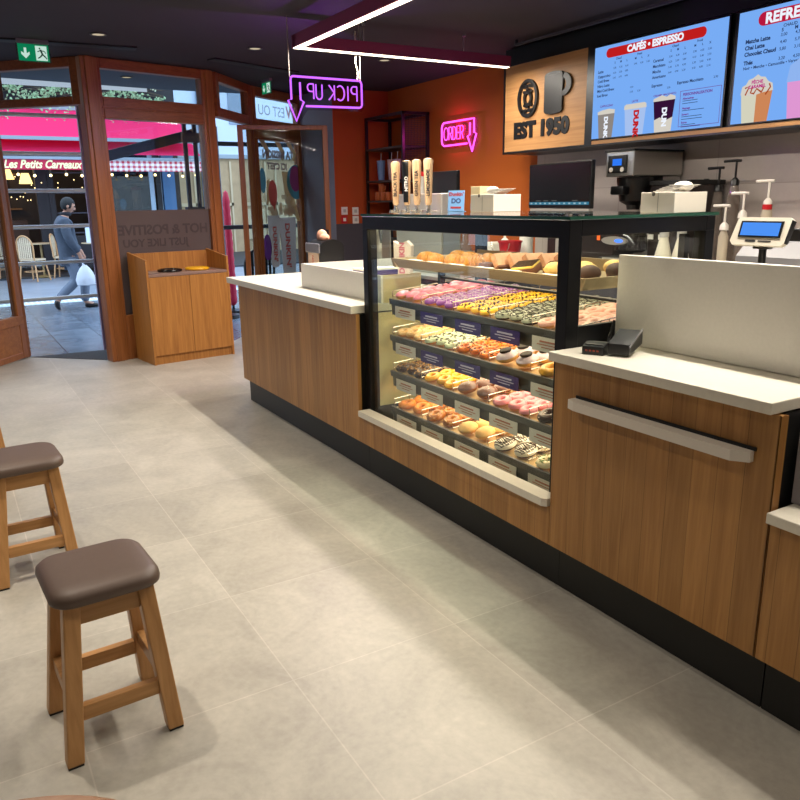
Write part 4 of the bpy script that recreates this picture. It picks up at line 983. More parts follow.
for j, (s_, q) in enumerate(((.33, .49), (.33, .54), (.39, .54), (.62, .56))): m.text('3,50', .017, f(s_, q, 1), .0002, 0)
obj('menu_lettering', m, SINK, t)
m = MB(); m.text('CAPPUCCINO', .02, f(.125, .65, 1), .0002, .0004); m.text('LATTE', .02, f(.365, .645, 1), .0002, .0004); m.text('CARAMEL MACCHIATO', .018, f(.595, .625, 1), .0002, .0004); m.text('GLACÉ', .018, f(.595, .655, 1), .0002, .0004)
obj('drink_names', m, SVIO, t); m = MB(); m.text('PERSONNALISATION', .024, f(.73, .655, 1), .0002, .0008, 'LEFT')
for i, (s_, q) in enumerate((('Alternatives', .695), ('Nappage', .79), ('Saveurs', .85), ('Extras', .93))): m.text(s_, .018, f(.73, q, 1), .0002, .0006, 'LEFT')
obj('violet_lettering', m, SVIO, t); m = MB(); m.ringp([(.71*W_, .03*H_), (.99*W_, .03*H_), (.99*W_, .385*H_), (.71*W_, .385*H_)], [(.713*W_, .035*H_), (.987*W_, .035*H_), (.987*W_, .38*H_), (.713*W_, .38*H_)], .0003, f(0, 1, 1)); obj('violet_border', m, SVIO, t)
m = MB()
for q in (.72, .745, .815, .875, .9, .955, .975): m.box(0, .16*W_*(.6+.4*random.random()), 0, .0035, 0, .0002, M=f(.73, q, 1))
obj('small_print', m, SINK, t)
def glass_on(f, s, w0, w1, zt_, mats, name, k=1):
    pass
m = MB(); m.prism([(-.065, 0), (.065, 0), (.083, .17), (-.083, .17)], .0003, f(.125, 1, 1)); obj('grey_drink', m, SGRY, t)
m = MB(); m.prism([(-.083, .165), (.083, .165), (.085, .19), (.03, .2), (-.04, .195), (-.085, .185)], .0003, f(.125, 1, 2)); obj('ice_top', m, SCRM, t)
m = MB(); m.prism([(-.08, 0), (.08, 0), (.098, .18), (-.098, .18)], .0003, f(.37, 1, 1)); obj('white_cup', m, EM('cup_white', '#a9c4f2', .95), t)
m = MB(); m.prism([(-.102, .175), (.102, .175), (.1, .2), (.085, .21), (-.085, .21), (-.1, .2)], .0003, f(.37, 1, 2)); obj('cup_lid', m, SCRM, t)
m = MB(); m.prism([(-.075, .07), (.075, .07), (.092, .21), (-.092, .21)], .0003, f(.595, 1, 1)); obj('dark_drink', m, SPUR, t)
m = MB(); m.prism([(-.07, 0), (.07, 0), (.078, .09), (.03, .075), (-.03, .095), (-.078, .08)], .0003, f(.595, 1, 2)); obj('cream_layer', m, SCRM, t); m = MB(); m.prism([(-.093, .2), (.093, .2), (.092, .22), (.05, .235), (.02, .222), (-.02, .236), (-.06, .226), (-.092, .218)], .0003, f(.595, 1, 2)); obj('ice_top', m, SCRM, t)
m = MB(); m.text('DUNK', .05, f(.125, .88, 3) @ Matrix.Rotation(-PI/2, 4, 'Z'), .0002, .003); m.text('DUN', .055, f(.60, .85, 3) @ Matrix.Rotation(-PI/2, 4, 'Z'), .0002, .003); obj('drink_lettering', m, SWH, t)
m = MB(); m.text('DUNK', .062, f(.38, .88, 3) @ Matrix.Rotation(-PI/2, 4, 'Z'), .0002, .004); obj('cup_lettering', m, SRED, t)
t, f, W_, H_ = screen(-3.232, 1.850, 'lit blue menu screen headed REFRESHERS at the right edge of the picture')
m = MB(); m.prism(pill(.115*W_, .78*W_, .845*H_, .965*H_), .0004, f(0, 1)); obj('banner', m, SCRED, t)
m = MB(); m.text('REFRESHERS', .08, f(.155, .10, 1), .0002, .003, 'LEFT'); obj('banner_lettering', m, SWH, t)
m = MB()
for i, s_ in enumerate(('Matcha Latte', 'Chai Latte', 'Chocolat Chaud', 'Thés')): m.text(s_, .031, f(.05, .27+.056*i+(.02 if i == 3 else 0), 1), .0002, .0012, 'LEFT')
m.text('Noir • Menthe • Camomille • Verveine', .024, f(.05, .505, 1), .0002, .0004, 'LEFT')
m.text('CHAUD', .024, f(.30, .19, 1), .0002, .0004)
for j, hh in enumerate('SML'): m.text(hh, .026, f(.26+j*.075, .225, 1), .0002, .0008)
for i in range(4):
    for j in range(3): m.text(f'{3+(i+j)%3},{(4*i+3*j)%10}0', .024, f(.27+j*.08, .265+.06*i+(.02 if i == 3 else 0), 1), .0002, .0002)
obj('menu_lettering', m, SINK, t)
m = MB(); m.prism([(-.085, 0), (-.0, 0), (-.0, .18), (-.105, .18)], .0003, f(.145, 1, 1)); obj('pale_drink_half', m, SYEL, t)
m = MB(); m.prism([(.0, 0), (.085, 0), (.105, .18), (.0, .18)], .0003, f(.145, 1, 1)); obj('orange_drink_half', m, SORG, t)
m = MB(); m.prism([(-.108, .165), (-.03, .15), (.04, .165), (.108, .17), (.1, .21), (.07, .225), (.05, .25), (.02, .255), (0, .27), (-.03, .252), (-.06, .245), (-.075, .22), (-.1, .21)], .0003, f(.145, 1, 2)); obj('whipped_top', m, SCRM, t)
m = MB()
for p0, p1, p2 in (((-.08, .2), (-.05, .21), (-.075, .16)), ((-.02, .16), (.0, .19), (.035, .165)), ((.08, .21), (.09, .19), (.06, .15)), ((-.03, .2), (-.04, .17), (-.02, .165)), ((.03, .2), (.045, .19), (.035, .17))):
    m.tube([(p[0], 0, p[1]) for p in (p0, p1, p2)], .005, 5)
for v in m.bm.verts: v.co = f(.145, 1, 3) @ Vector((v.co.x, v.co.z, v.co.y*.05))
obj('caramel_swirl', m, SCAR, t)
m = MB(); m.text('PÊCHE', .026, f(.145, .64, 4), .0002, .001); m.text('CARAMEL', .026, f(.145, .68, 4), .0002, .001); m.text('PINK', .03, f(.42, .56, 1), .0002, .001); m.text('PAPAYE', .03, f(.42, .605, 1), .0002, .001); obj('drink_names', m, SMAG, t)
m = MB(); m.prism([(-.12, 0), (.12, 0), (.14, .22), (-.14, .22)], .0003, f(.44, 1, 1)); obj('pink_drink', m, SPNK, t)
m = MB(); m.prism([(-.145, .2), (.145, .2), (.15, .27), (.08, .33), (-.06, .33), (-.13, .29)], .0003, f(.44, 1, 2)); obj('dome_lid', m, EM('dome_pale', '#8fb4ef', 1), t)
m = MB(); m.text('DUNKIN\'', .08, f(.46, .83, 3) @ Matrix.Rotation(PI/2, 4, 'Z'), .0002, .005); obj('drink_lettering', m, SWH, t)
m = MB(); m.box(-5.2, -1.2, 4.2, 4.225, 2.615, 2.632); m.box(-5.2, -5.19, 4.2, 4.225, 2.63, 2.66); m.box(-3.0, -2.99, 4.2, 4.225, 2.63, 2.66)
single('ceiling_rail', m, P('rail_grey', '#3d3b44', .4), 'thin grey rail under the ceiling above the menu screens', 'rail', (-3.2, 4.21, 2.615))

# ------------------------------------------------------------------ neon signs
def stroke(ch):
    arc = lambda cx, cy, rx, ry, a0, a1, n=10: [(cx+rx*math.cos(a0+(a1-a0)*i/n), cy+ry*math.sin(a0+(a1-a0)*i/n)) for i in range(n+1)]
    d = {'P': [[(0, 0), (0, 1)], [(0, 1), (.3, 1)]+arc(.3, .75, .25, .25, PI/2, -PI/2)[1:]+[(0, .5)]],
         'I': [[(.1, 0), (.1, 1)]],
         'C': [arc(.42, .5, .4, .5, .9, 2*PI-.9, 16)],
         'K': [[(0, 0), (0, 1)], [(.5, 1), (.03, .5), (.52, 0)]],
         'U': [[(0, 1), (0, .28)]+arc(.28, .28, .28, .28, PI, 2*PI)[1:]+[(.56, 1)]],
         'O': [arc(.38, .5, .38, .5, PI/2, PI/2+2*PI, 20)],
         'R': [[(0, 0), (0, 1)], [(0, 1), (.3, 1)]+arc(.3, .75, .24, .25, PI/2, -PI/2)[1:]+[(.05, .5)], [(.25, .5), (.52, 0)]],
         'D': [[(0, 0), (0, 1), (.2, 1)]+arc(.2, .5, .36, .5, PI/2, -PI/2, 12)[1:]+[(0, 0)]],
         'E': [[(.45, 1), (0, 1), (0, 0), (.45, 0)], [(0, .5), (.38, .5)]]}
    w = {'P': .55, 'I': .2, 'C': .74, 'K': .52, 'U': .56, 'O': .76, 'R': .54, 'D': .56, 'E': .45}
    return d[ch], w[ch]
def neon(word, h, gap, x0, y0, r, mb, M, sp=.3):
    x = x0
    for ch in word:
        if ch == ' ': x += h*sp; continue
        s_, w = stroke(ch)
        for ln in s_: mb.tube([M @ Vector((x+p[0]*h*.85, y0+p[1]*h, 0)) for p in ln], r, 6)
        x += w*h*.85+gap
    return x
# PICK UP! : hangs across the counter, reads from the street
t = thing('neon_sign', 'violet PICK UP neon arrow sign hanging mirrored from the ceiling', 'neon sign', (-5.196, 2.5, 1.99))
SU = -5.27
Mp = FR((-5.27, 2.84, 1.99), (0, -1, 0), (0, 0, 1))
def rr(x0, x1, y0, y1, r, n=6):
    o = []
    for cx, cy, a in ((x1-r, y1-r, 0), (x0+r, y1-r, PI/2), (x0+r, y0+r, PI), (x1-r, y0+r, 1.5*PI)):
        o += [(cx+r*math.cos(a+PI/2*i/n), cy+r*math.sin(a+PI/2*i/n)) for i in range(n+1)]
    return o
Lx = .60
out = [(.045, .285), (.01, .25), (.01, .125), (.045, .09), (.46, .085), (.468, .085), (.535, -.005), (.595, .12), (.572, .125), (.572, .285)]
m = MB(); m.prism([(-.008, .11), (.02, .075), (.455, .068), (.53, -.03), (.55, -.03), (.615, .12), (.592, .14), (.592, .305), (.03, .305), (-.008, .27)], .004, Mp @ Matrix.Translation((0, 0, -.012))); obj('backing', m, ACRY, t)
m = MB(); ol = [(.03, .288), (.016, .28), (.008, .265), (.008, .125), (.016, .108), (.034, .1), (.462, .092), (.455, .115), (.468, .122)]
loop = [(.03, .288), (.017, .281), (.01, .268), (.01, .122), (.017, .109), (.03, .102), (.462, .095)]
m.tube([Mp @ Vector((x, y, 0)) for x, y in [(.555, .288)]+loop], .0075, 8)
m.tube([Mp @ Vector((x, y, 0)) for x, y in [(.555, .288), (.568, .28), (.572, .262), (.572, .135), (.598, .128), (.54, -.008), (.478, .122), (.502, .135), (.502, .25)]], .0075, 8)
obj('outline_tube', m, VIOLET, t, True)
m = MB(); neon('PICK UP', .1, .019, .05, .145, .0052, m, Mp, .35); obj('letter_tubes', m, VIOLET, t, True)
m = MB()
for v in (2.26, 2.82): m.cyl((SU, v, 2.27), (SU, v, 2.66), .004, n=6)
obj('hanging_wires', m, P('wire_grey', '#8a8078', .4), t)
m = MB(); m.tube([(SU-.012, 2.80+.01*math.sin(i*1.1), 2.285+i*.03) for i in range(12)], .006, 6); obj('supply_cable', m, P('cable_ivory', '#d9cdb8', .5), t, True)
# ORDER : on the orange wall
t = thing('neon_sign', 'pink ORDER neon arrow sign on the orange back wall', 'neon sign', (-6.7, 4.72, 1.9))
Mo = FR((-7.03, 4.725, 1.97), (1, 0, 0), (0, 0, 1)) @ Matrix.Diagonal((.98, 1, 1, 1))
m = MB(); m.prism([(-.02, .0), (.02, -.03), (.46, -.02), (.53, -.09), (.56, -.09), (.64, .01), (.62, .24), (.01, .255), (-.02, .22)], .004, Mo @ Matrix.Translation((0, 0, -.016))); obj('backing', m, ACRY, t)
m = MB(); m.tube([Mo @ Vector((x, y, 0)) for x, y in [(.47, .235), (.04, .235), (.015, .22), (.0, .19), (.0, .05), (.015, .02), (.045, .005), (.465, .005)]], .009, 8)
m.tube([Mo @ Vector((x, y, 0)) for x, y in [(.47, .235), (.585, .235), (.59, .1), (.625, .09), (.555, -.075), (.475, .075), (.515, .085), (.515, .2)]], .009, 8); obj('outline_tube', m, MAGENTA, t, True)
m = MB(); neon('ORDER', .125, .014, .04, .06, .0048, m, Mo); obj('letter_tubes', m, MAGENTA, t, True)

# ------------------------------------------------------------------ suspended light
PZ = 2.45
t = thing('pendant_light', 'suspended angular strip light with a dark plum casing', 'pendant light', (-5.22, 2.31, PZ))
PL = P('plum_casing', '#7c2048', .6)
PU, PV = -5.22, 2.31
m = MB(); m.box(PU, -.4, PV-.03, PV+.03, PZ+.006, PZ+.085, .002); m.box(PU-.03, PU+.03, PV-.03, 4.16, PZ+.006, PZ+.085, .002); obj('casing', m, PL, t)
m = MB(); m.box(PU-.022, -.42, PV-.022, PV+.022, PZ, PZ+.0055); m.box(PU-.022, PU+.022, PV+.0225, 4.15, PZ, PZ+.0055); obj('diffuser', m, LAMP, t)
m = MB()
for u, v in ((-5.2, 2.82), (-5.2, 3.7), (-3.2, PV), (-1.2, PV)): m.cyl((u, v, PZ+.085), (u, v, CH), .0025, n=6); m.cyl((u, v, CH-.02), (u, v, CH), .012, n=10)
obj('suspension_wire', m, STEEL, t)

# ------------------------------------------------------------------ downlights
SP = []
for u in (-6.42, -4.53, -2.65, -.76, .9):
    for v in (-1.2, .0, 1.233, 2.46, 3.69):
        if not (u == -4.53 and v > 3): SP.append((u, v))
vis = {(-6.42, 1.233): 'above the doorway side of the shop', (-6.42, 2.46): 'above the far end of the pick-up counter', (-6.42, 3.69): 'in front of the orange wall'}
proto = None
for (u, v) in SP:
    lab = 'round recessed downlight in the dark ceiling '+vis.get((u, v), 'over the shop floor')
    if proto is None:
        proto = thing('downlight', lab, 'ceiling light', (u, v, CH), 0, 'recessed ceiling downlights')
        m = MB(); m.ringp(ell(0, 0, .062, .062, 32), ell(0, 0, .047, .047, 32), .008, Matrix.Translation((0, 0, -.0085))); obj('trim_ring', m, P('trim_dark', '#3a3838', .5), proto, local=True)
        m = MB(); m.prism(ell(0, 0, .046, .046, 28), .003, Matrix.Translation((0, 0, -.0045))); obj('lens', m, SPOTL, proto, local=True)
    else: dup(proto, (u, v, CH), None, lab)

# ------------------------------------------------------------------ exit signs
EG = EM('exit_green', '#0f8a5a', .75); EW = EM('exit_white', '#cfeee0', .85)
def exit_sign(loc, rz, w, label, arrow=True):
    t = thing('exit_sign', label, 'exit sign', loc, rz)
    hh = w*.58
    m = MB(); m.box(-w/2-.006, w/2+.006, -.004, .004, -hh-.03, -.028); obj('plate', m, GLASS('exit_edge', '#d8e4de', .1, .3, '#7a8a86'), t, local=True)
    m = MB(); m.box(-w/2, w/2, -.018, .018, -.03, 0, .003); obj('mount', m, P('mount_grey', '#6d666c', .5), t, local=True)
    m = MB(); m.box(-w/2+.004, w/2-.004, -.0062, -.0045, -hh-.024, -.034); obj('green_panel', m, EG, t, local=True)
    M = FR((0, -.0066, -hh/2-.03), (1, 0, 0), (0, 0, 1))
    m = MB(); m.box(.06*w, .42*w, -hh*.4, hh*.4, 0, .0004, M=M)
    m.prism([(-.3*w, .26*hh), (-.22*w, .26*hh), (-.22*w, -.05*hh), (-.13*w, .05*hh), (-.13*w, -.1*hh), (-.26*w, -.33*hh), (-.39*w, -.1*hh), (-.39*w, .05*hh), (-.3*w, -.05*hh)], .0004, M); obj('white_marks', m, EW, t, local=True)
    M2 = M @ Matrix.Translation((0, 0, .0006))
    m = MB(); m.prism(ell(.2*w, .26*hh, .028*w, .05*hh, 12), .0004, M2)
    for a, b, r in (((.22, .2), (.27, -.05), .028), ((.27, -.05), (.36, -.2), .022), ((.36, -.2), (.4, -.3), .018), ((.27, -.05), (.2, -.2), .022), ((.2, -.2), (.12, -.28), .018), ((.22, .15), (.12, .08), .014), ((.23, .15), (.34, .12), .014), ((.34, .12), (.38, .0), .013)):
        a = Vector((a[0]*w, a[1]*hh, 0)); b = Vector((b[0]*w, b[1]*hh, 0)); d = (b-a).normalized(); n = Vector((-d.y, d.x, 0))*r*w
        m.prism([(a+n)[:2], (a-n)[:2], (b-n)[:2], (b+n)[:2]], .0004, M2)
    obj('running_figure', m, P('exit_figure', '#0c6b48', .6), t, local=True)
    return t
exit_sign((-6.85, .825, CH-.001), PI/2, .225, 'green exit sign with a down arrow hanging from the ceiling near the street doorway')
exit_sign((-7.9, 3.13, CH-.001), PI*.03, .2, 'green exit sign hanging edge-on near the second doorway')

# ------------------------------------------------------------------ corner shelving
t = thing('shelving_unit', 'black metal shelving unit with a mesh side in the orange corner', 'shelving', (-7.65, 4.5, 0))
FU0, FU1, FV0, FV1 = -8.09, -7.25, 4.37, 4.71
m = MB()
for u in (FU0, FU1-.03):
    for v in (FV0, FV1-.03): m.box(u, u+.03, v, v+.03, 0, 2.34)
for z in (2.31,):
    m.box(FU0, FU1, FV0, FV0+.03, z, z+.03); m.box(FU0, FU1, FV1-.03, FV1, z, z+.03); m.box(FU0, FU0+.03, FV0, FV1, z, z+.03); m.box(FU1-.03, FU1, FV0, FV1, z, z+.03)
obj('metal_frame', m, BLACK, t)
SHZ = (2.0, 1.65, 1.43, 1.0, .5)
for z in SHZ:
    m = MB(); m.box(FU0+.005, FU1-.031, FV0+.002, FV1-.002, z-.022, z); obj('shelf_board', m, P('shelf_umber', '#3b2a22', .5), t)
m = MB()
for i in range(16): m.box(FU1-.018, FU1-.014, FV0+.03+i*.0187, FV0+.0325+i*.0187, .2, 2.31)
for j in range(95): m.box(FU1-.018, FU1-.014, FV0+.03, FV1-.03, .3+j*.0212, .3025+j*.0212)
obj('mesh_side', m, P('mesh_black', '#241a26', .4, .3), t)
TUM = [(-7.9, '#6a86ab', 'steel blue'), (-7.66, '#b08a86', 'dusty rose'), (-7.53, '#a58a9c', 'lilac')]
for i, (u, c, n) in enumerate(TUM):
    t = thing('tumbler', f'{n} tumbler with a straw on the black shelving unit', 'tumbler', (u, 4.47, 1.6505), 0, 'tumblers on the corner shelving')
    m = MB(); m.lathe([(.035, 0), (.048, .215), (.05, .22), (0, .222)], (u, 4.47, 1.6505), 20); obj('cup', m, P('tumbler_'+n.split()[0], c, .35), t, True)
    m = MB(); m.cyl((u, 4.47, 1.87), (u+.008, 4.47, 1.95), .004, n=8); obj('straw', m, GREYPL, t)
MUGM = P('mug_orange', '#b0561c', .35)
protoM = None
for i, (u, z) in enumerate(((-7.95, 1.4305), (-7.83, 1.4305), (-7.71, 1.4305), (-7.59, 1.4305), (-7.47, 1.4305), (-7.86, 1.5255), (-7.58, 1.5255))):
    lab = f'orange mug on the corner shelving, {["first", "second", "third", "fourth", "fifth"][i] if i < 5 else ["left", "right"][i-5]} '+('from the left in the lower row' if i < 5 else 'one stacked on top')
    if protoM is None:
        protoM = thing('mug', lab, 'mug', (u, 4.46, z), 0, 'orange mugs on the corner shelving')
        m = MB(); m.lathe([(.04, 0), (.044, .01), (.044, .092), (.04, .092), (.038, .012), (0, .012)], (0, 0, 0), 20); obj('cup', m, MUGM, protoM, True, local=True)
        m = MB(); m.tube([(.042, 0, .075), (.065, 0, .07), (.072, 0, .045), (.062, 0, .022), (.042, 0, .02)], .006, 8); obj('handle', m, MUGM, protoM, True, local=True)
    else: dup(protoM, (u, 4.46, z), None, lab)
# switch plates by the corner
for i, (v0, z0, mat, lab) in enumerate(((4.09, 1.275, 'w', 'white switch plate at the upper left of four by the corner'), (4.235, 1.27, 'w', 'white switch plate at the upper right of four by the corner'), (4.085, 1.175, 'r', 'red alarm call point below the upper left switch plate'), (4.235, 1.17, 'w', 'white notice plate at the lower right of four by the corner'))):
    t = thing('switch_plate', lab, 'switch', (-8.195, v0+.04, z0))
    m = MB(); m.box(-8.2, -8.188, v0, v0+.08, z0, z0+.088, .003); obj('plate', m, REDP if mat == 'r' else PAPERW, t)
    m = MB(); m.box(-8.188, -8.184, v0+.022, v0+.058, z0+.025, z0+.062, .001); obj('rocker', m, PAPERW if mat == 'r' else GREYPL, t)
# ------------------------------------------------------------------ tray return cabinet
ra = math.atan2(.138, .99)
t = thing('waste_cabinet', 'honey oak tray return cabinet with two doors under the frosted window', 'cabinet', (-6.954, 1.524, 0), ra)
# local: x towards the room (front at x=0), y along the front
WD, DP = .797, .44
m = MB(); m.box(-DP, -.02, .02, WD-.02, 0, .08); obj('plinth', m, W_BIN, t, local=True)
for y in (0, WD-.02):
    m = MB(); m.prism([(0, 0), (0, .945), (-DP, 1.0), (-DP, 0)], .02, FR((0, y+.02, 0), (1, 0, 0), (0, 0, 1))); obj('side_panel', m, W_BIN, t, local=True)
m = MB(); m.box(-DP, -DP+.018, .02, WD-.02, .08, .985); obj('back_panel', m, W_BIN, t, local=True)
m = MB(); m.box(-DP+.018, -.002, .02, WD-.02, .795, .819, .002); obj('top_board', m, P('top_laminate', '#8f7468', .4, noise=.08, nscale=50), t, local=True)
for y0, y1 in ((.022, WD*.5-.0015), (WD*.5+.0015, WD-.022)):
    m = MB(); m.box(-.018, -.001, y0, y1, .083, .792, .001); obj('door', m, W_BIN, t, local=True)
m = MB(); m.box(-DP+.02, -.02, .03, WD-.03, .081, .79); obj('carcass', m, BLACKM, t, local=True)
def bin_ring(y, mat, label, h, name):
    m = MB(); m.torus(.1, .014, (-.2, y, .8315), 28, 8, .9); r_ = obj('waste_lid', m, mat, t, True, local=True, label=label)
    m = MB(); m.lathe([(.1, 0), (.1, h), (.085, h+.004), (0, h+.002)], (-.2, y, .8195), 28); f_ = obj('flap', m, mat, t, True, local=True); f_.parent = r_
bin_ring(.3, P('lid_black', '#0b0b0b', .25), 'black round waste lid', .014, 'a')
bin_ring(.57, YELLOW, 'yellow round waste lid', .022, 'b')
m = MB(); m.lathe([(.05, 0), (.055, .006), (.045, .006), (.04, .002), (0, .002)], (t.location+Matrix.Rotation(ra, 3, 'Z') @ Vector((-.1, .1, .8195)))[:], 20)
single('ashtray', m, P('dish_grey', '#9d8f8a', .3), 'small shallow grey dish at the left end of the tray return cabinet', 'dish', (t.location+Matrix.Rotation(ra, 3, 'Z') @ Vector((-.1, .1, .8195)))[:], smooth=True)

# ------------------------------------------------------------------ stools
t = thing('stool', 'brown padded wooden stool in the foreground, nearest of the three', 'stool', (-2.03, .226, 0), math.radians(3.2), 'brown padded stools')
def sub_seat():
    m = MB()
    lays = [(.013, 0.0, .055), (.017, .004, .055), (.026, .006, .058), (.040, .004, .06), (.049, -.005, .06), (.055, -.02, .055), (.058, -.05, .045), (.059, -.09, .03)]
    rings = []
    hx, hy = .143, .136
    for z, g, r in lays: rings.append([m.bm.verts.new((x-.012, y+.014, .425+z)) for x, y in rr(-hx-g, hx+g, -hy-g, hy+g, max(.02, r+g*.5), 6)])
    for A, B in zip(rings, rings[1:]):
        for i in range(len(A)): j = (i+1) % len(A); m.bm.faces.new((A[i], A[j], B[j], B[i]))
    m.bm.faces.new(rings[0][::-1]); m.bm.faces.new(rings[-1])
    return m
obj('seat', sub_seat(), LEATH, t, True, local=True)
bx, by, tx, ty = .1325, .1325, .085, .093
def legbox(sx, sy):
    m = MB(); w = .0215
    vs = []
    for (cx, cy, z) in ((bx*sx, by*sy+.008, .006), (tx*sx, ty*sy+.016, .437)):
        vs.append([m.bm.verts.new((cx+a*w, cy+b*w, z)) for a, b in ((-1, -1), (1, -1), (1, 1), (-1, 1))])
    for i in range(4): j = (i+1) % 4; m.bm.faces.new((vs[0][i], vs[0][j], vs[1][j], vs[1][i]))
    m.bm.faces.new(vs[0][::-1]); m.bm.faces.new(vs[1])
    bmesh.ops.bevel(m.bm, geom=m.bm.edges[:], offset=.004, segments=2, affect='EDGES', profile=.5)
    return m
for sx in (1, -1):
    for sy in (1, -1):
        lg = obj('leg', legbox(sx, sy), W_STOOL, t, local=True)
        m = MB(); m.box(bx*sx-.019, bx*sx+.019, by*sy-.011, by*sy+.027, 0, .0065); f_ = bpy.data.objects.new('foot_pad', None)
        bpy.data.objects.remove(f_)
        bm_ = m; fo = obj('foot_pad', bm_, BLACKM, t, local=True); fo.parent = lg
lerp = lambda a, b, z: a+(b-a)*z/.42
for sx in (1, -1):
    z = .135; x = sx*lerp(bx, tx, z); y = lerp(by, ty, z)-.02
    m = MB(); m.box(x-.012, x+.012, -y+.011, y+.011, z-.021, z+.021, .002); obj('stretcher', m, W_STOOLH, t, local=True)
    z = .385; x = sx*lerp(bx, tx, z); y = lerp(by, ty, z)-.02
    m = MB(); m.box(x-.011, x+.011, -y+.015, y+.015, z-.012, z+.05, .002); obj('apron', m, W_STOOLH, t, local=True)
for sy in (1, -1):
    z = .175; y = sy*lerp(by, ty, z)+.011; x = lerp(bx, tx, z)-.02
    m = MB(); m.box(-x, x, y-.012, y+.012, z-.02, z+.02, .002); obj('stretcher', m, W_STOOL, t, local=True)
    z = .385; y = sy*lerp(by, ty, z)+.015; x = lerp(bx, tx, z)-.02
    m = MB(); m.box(-x, x, y-.011, y+.011, z-.012, z+.05, .002); obj('apron', m, W_STOOL, t, local=True)
dup(t, (-3.19, .136, 0), (0, 0, math.radians(3.2)), 'brown padded wooden stool at the left edge, second from the front')
dup(t, (-4.37, -.015, 0), (0, 0, math.radians(3)), 'brown padded wooden stool barely inside the left edge, third from the front')
t = thing('bistro_table', 'round wooden table top just entering the bottom left corner', 'table', (-.66, -.084, 0))
m = MB(); m.lathe([(0, .712), (.225, .712), (.235, .72), (.235, .735), (.228, .741), (0, .741)], (-.66, -.084, 0), 56); obj('table_top', m, W_TABLE, t, True)
m = MB(); m.cyl((-.66, -.084, .02), (-.66, -.084, .712), .03); obj('stem', m, BLACK, t, True)
m = MB(); m.lathe([(0, 0), (.2, 0), (.2, .012), (.04, .03), (0, .03)], (-.66, -.084, 0), 36); obj('base', m, BLACK, t, True)

# ------------------------------------------------------------------ the street
GZ = -.1
m = MB(); m.box(-13.4, -7.2, -12, 16, GZ-.05, GZ); struct('pavement', m, PAVE)
m = MB(); m.box(-18.6, -13.75, -12, 16, GZ-.06, GZ-.02); struct('road', m, P('wet_asphalt', '#8d99a8', .3, noise=.15, nscale=2))
m = MB(); m.box(-30, -18.6, -12, 30, GZ-.05, GZ+.02); struct('cafe_terrace', m, P('terrace_dark', '#2c2d31', .6))
m = MB(); m.box(-13.75, -13.4, -12, 16, GZ-.05, GZ+.002)
single('tactile_strip', m, P('tactile_white', '#c8d8de', .6), 'pale ribbed tactile strip along the kerb across the street', 'kerb', (-13.6, 2, GZ), kind='structure')
m = MB()
for i in range(70): m.box(-13.72, -13.43, -2+i*.08, -1.96+i*.08, GZ+.002, GZ+.012, .003)
obj('tactile_ribs', m, P('tactile_ribs', '#e2eef2', .6), None, kind='structure')
m = MB(); m.prism([(-7.3, 1.5), (-7.55, 2.48), (-8.4, 3.2), (-8.95, 4.1), (-9.0, 16), (-7.2, 16), (-7.2, 4.9), (-8.3, 4.9), (-8.3, 4.2), (-8.0, 3.0)], .09, Matrix.Translation((0, 0, GZ-.0)));
bm_unused = m.bm.free()
m = MB(); m.prism([(-8.12, .55), (-7.35, 1.28), (-7.62, 2.47), (-8.4, 3.13), (-9.0, 4.0), (-9.1, 2.4), (-8.9, .5)][::-1], .3, Matrix.Translation((0, 0, CH))); m.box(-9.1, -8.1, -6, .6, CH, CH+.3); struct('soffit', m, P('soffit_blue_grey', '#5d6470', .8))
m = MB(); m.box(-9.13, -9.1, -6, 2.2, CH-.03, CH+.06); single('emissive_strip', m, EM('soffit_edge_glow', '#cddcf2', .85), 'pale edge of the outside soffit, brightened by added glow', 'soffit edge', (-9.1, 0, CH))  # soffit edge; its brightness is put in as emission, not a lamp
dup(proto, (-8.35, 1.83, CH-.001), None, 'recessed downlight in the outside soffit seen through the bay transom')
# horizontal bar grille outside the doorway
t = thing('bar_grille', 'metal security grille of horizontal bars outside the street doorway', 'grille', (-8.6, .4, GZ))
BARM = P('galvanised_blue', '#e4f0f8', .4)
for z in (.498, .862, 1.222, 1.573, 1.93, 2.29):
    m = MB(); m.cyl((-8.6, -2.5, z), (-8.6, 1.36, z), .02, n=10); obj('bar', m, BARM, t, True)
m = MB(); MV = P('mauve_post', '#8a7488', .5); m.box(-8.63, -8.57, 1.36, 1.40, GZ, 2.4, .004); obj('end_post', m, MV, t); m = MB(); m.box(-8.63, -8.57, -2.54, -2.5, GZ, 2.4, .004); obj('end_post', m, MV, t)
t = thing('bar_grille', 'dark pair of horizontal bars outside the second doorway', 'grille', (-9.2, 3.4, GZ))
for z in (1.14, 2.11):
    m = MB(); m.box(-9.22, -9.18, 2.8, 4.6, z-.025, z+.025, .004); obj('bar', m, P('bar_dark', '#3f4854', .5), t)
m = MB(); m.box(-9.23, -9.17, 4.6, 4.65, GZ, 2.3); obj('end_post', m, P('bar_pale2', '#7f96ad', .5), t); m = MB(); m.cyl((-9.2, 2.97, GZ), (-9.2, 2.97, 2.3), .025); obj('end_post', m, P('bar_pale', '#7f96ad', .5), t)
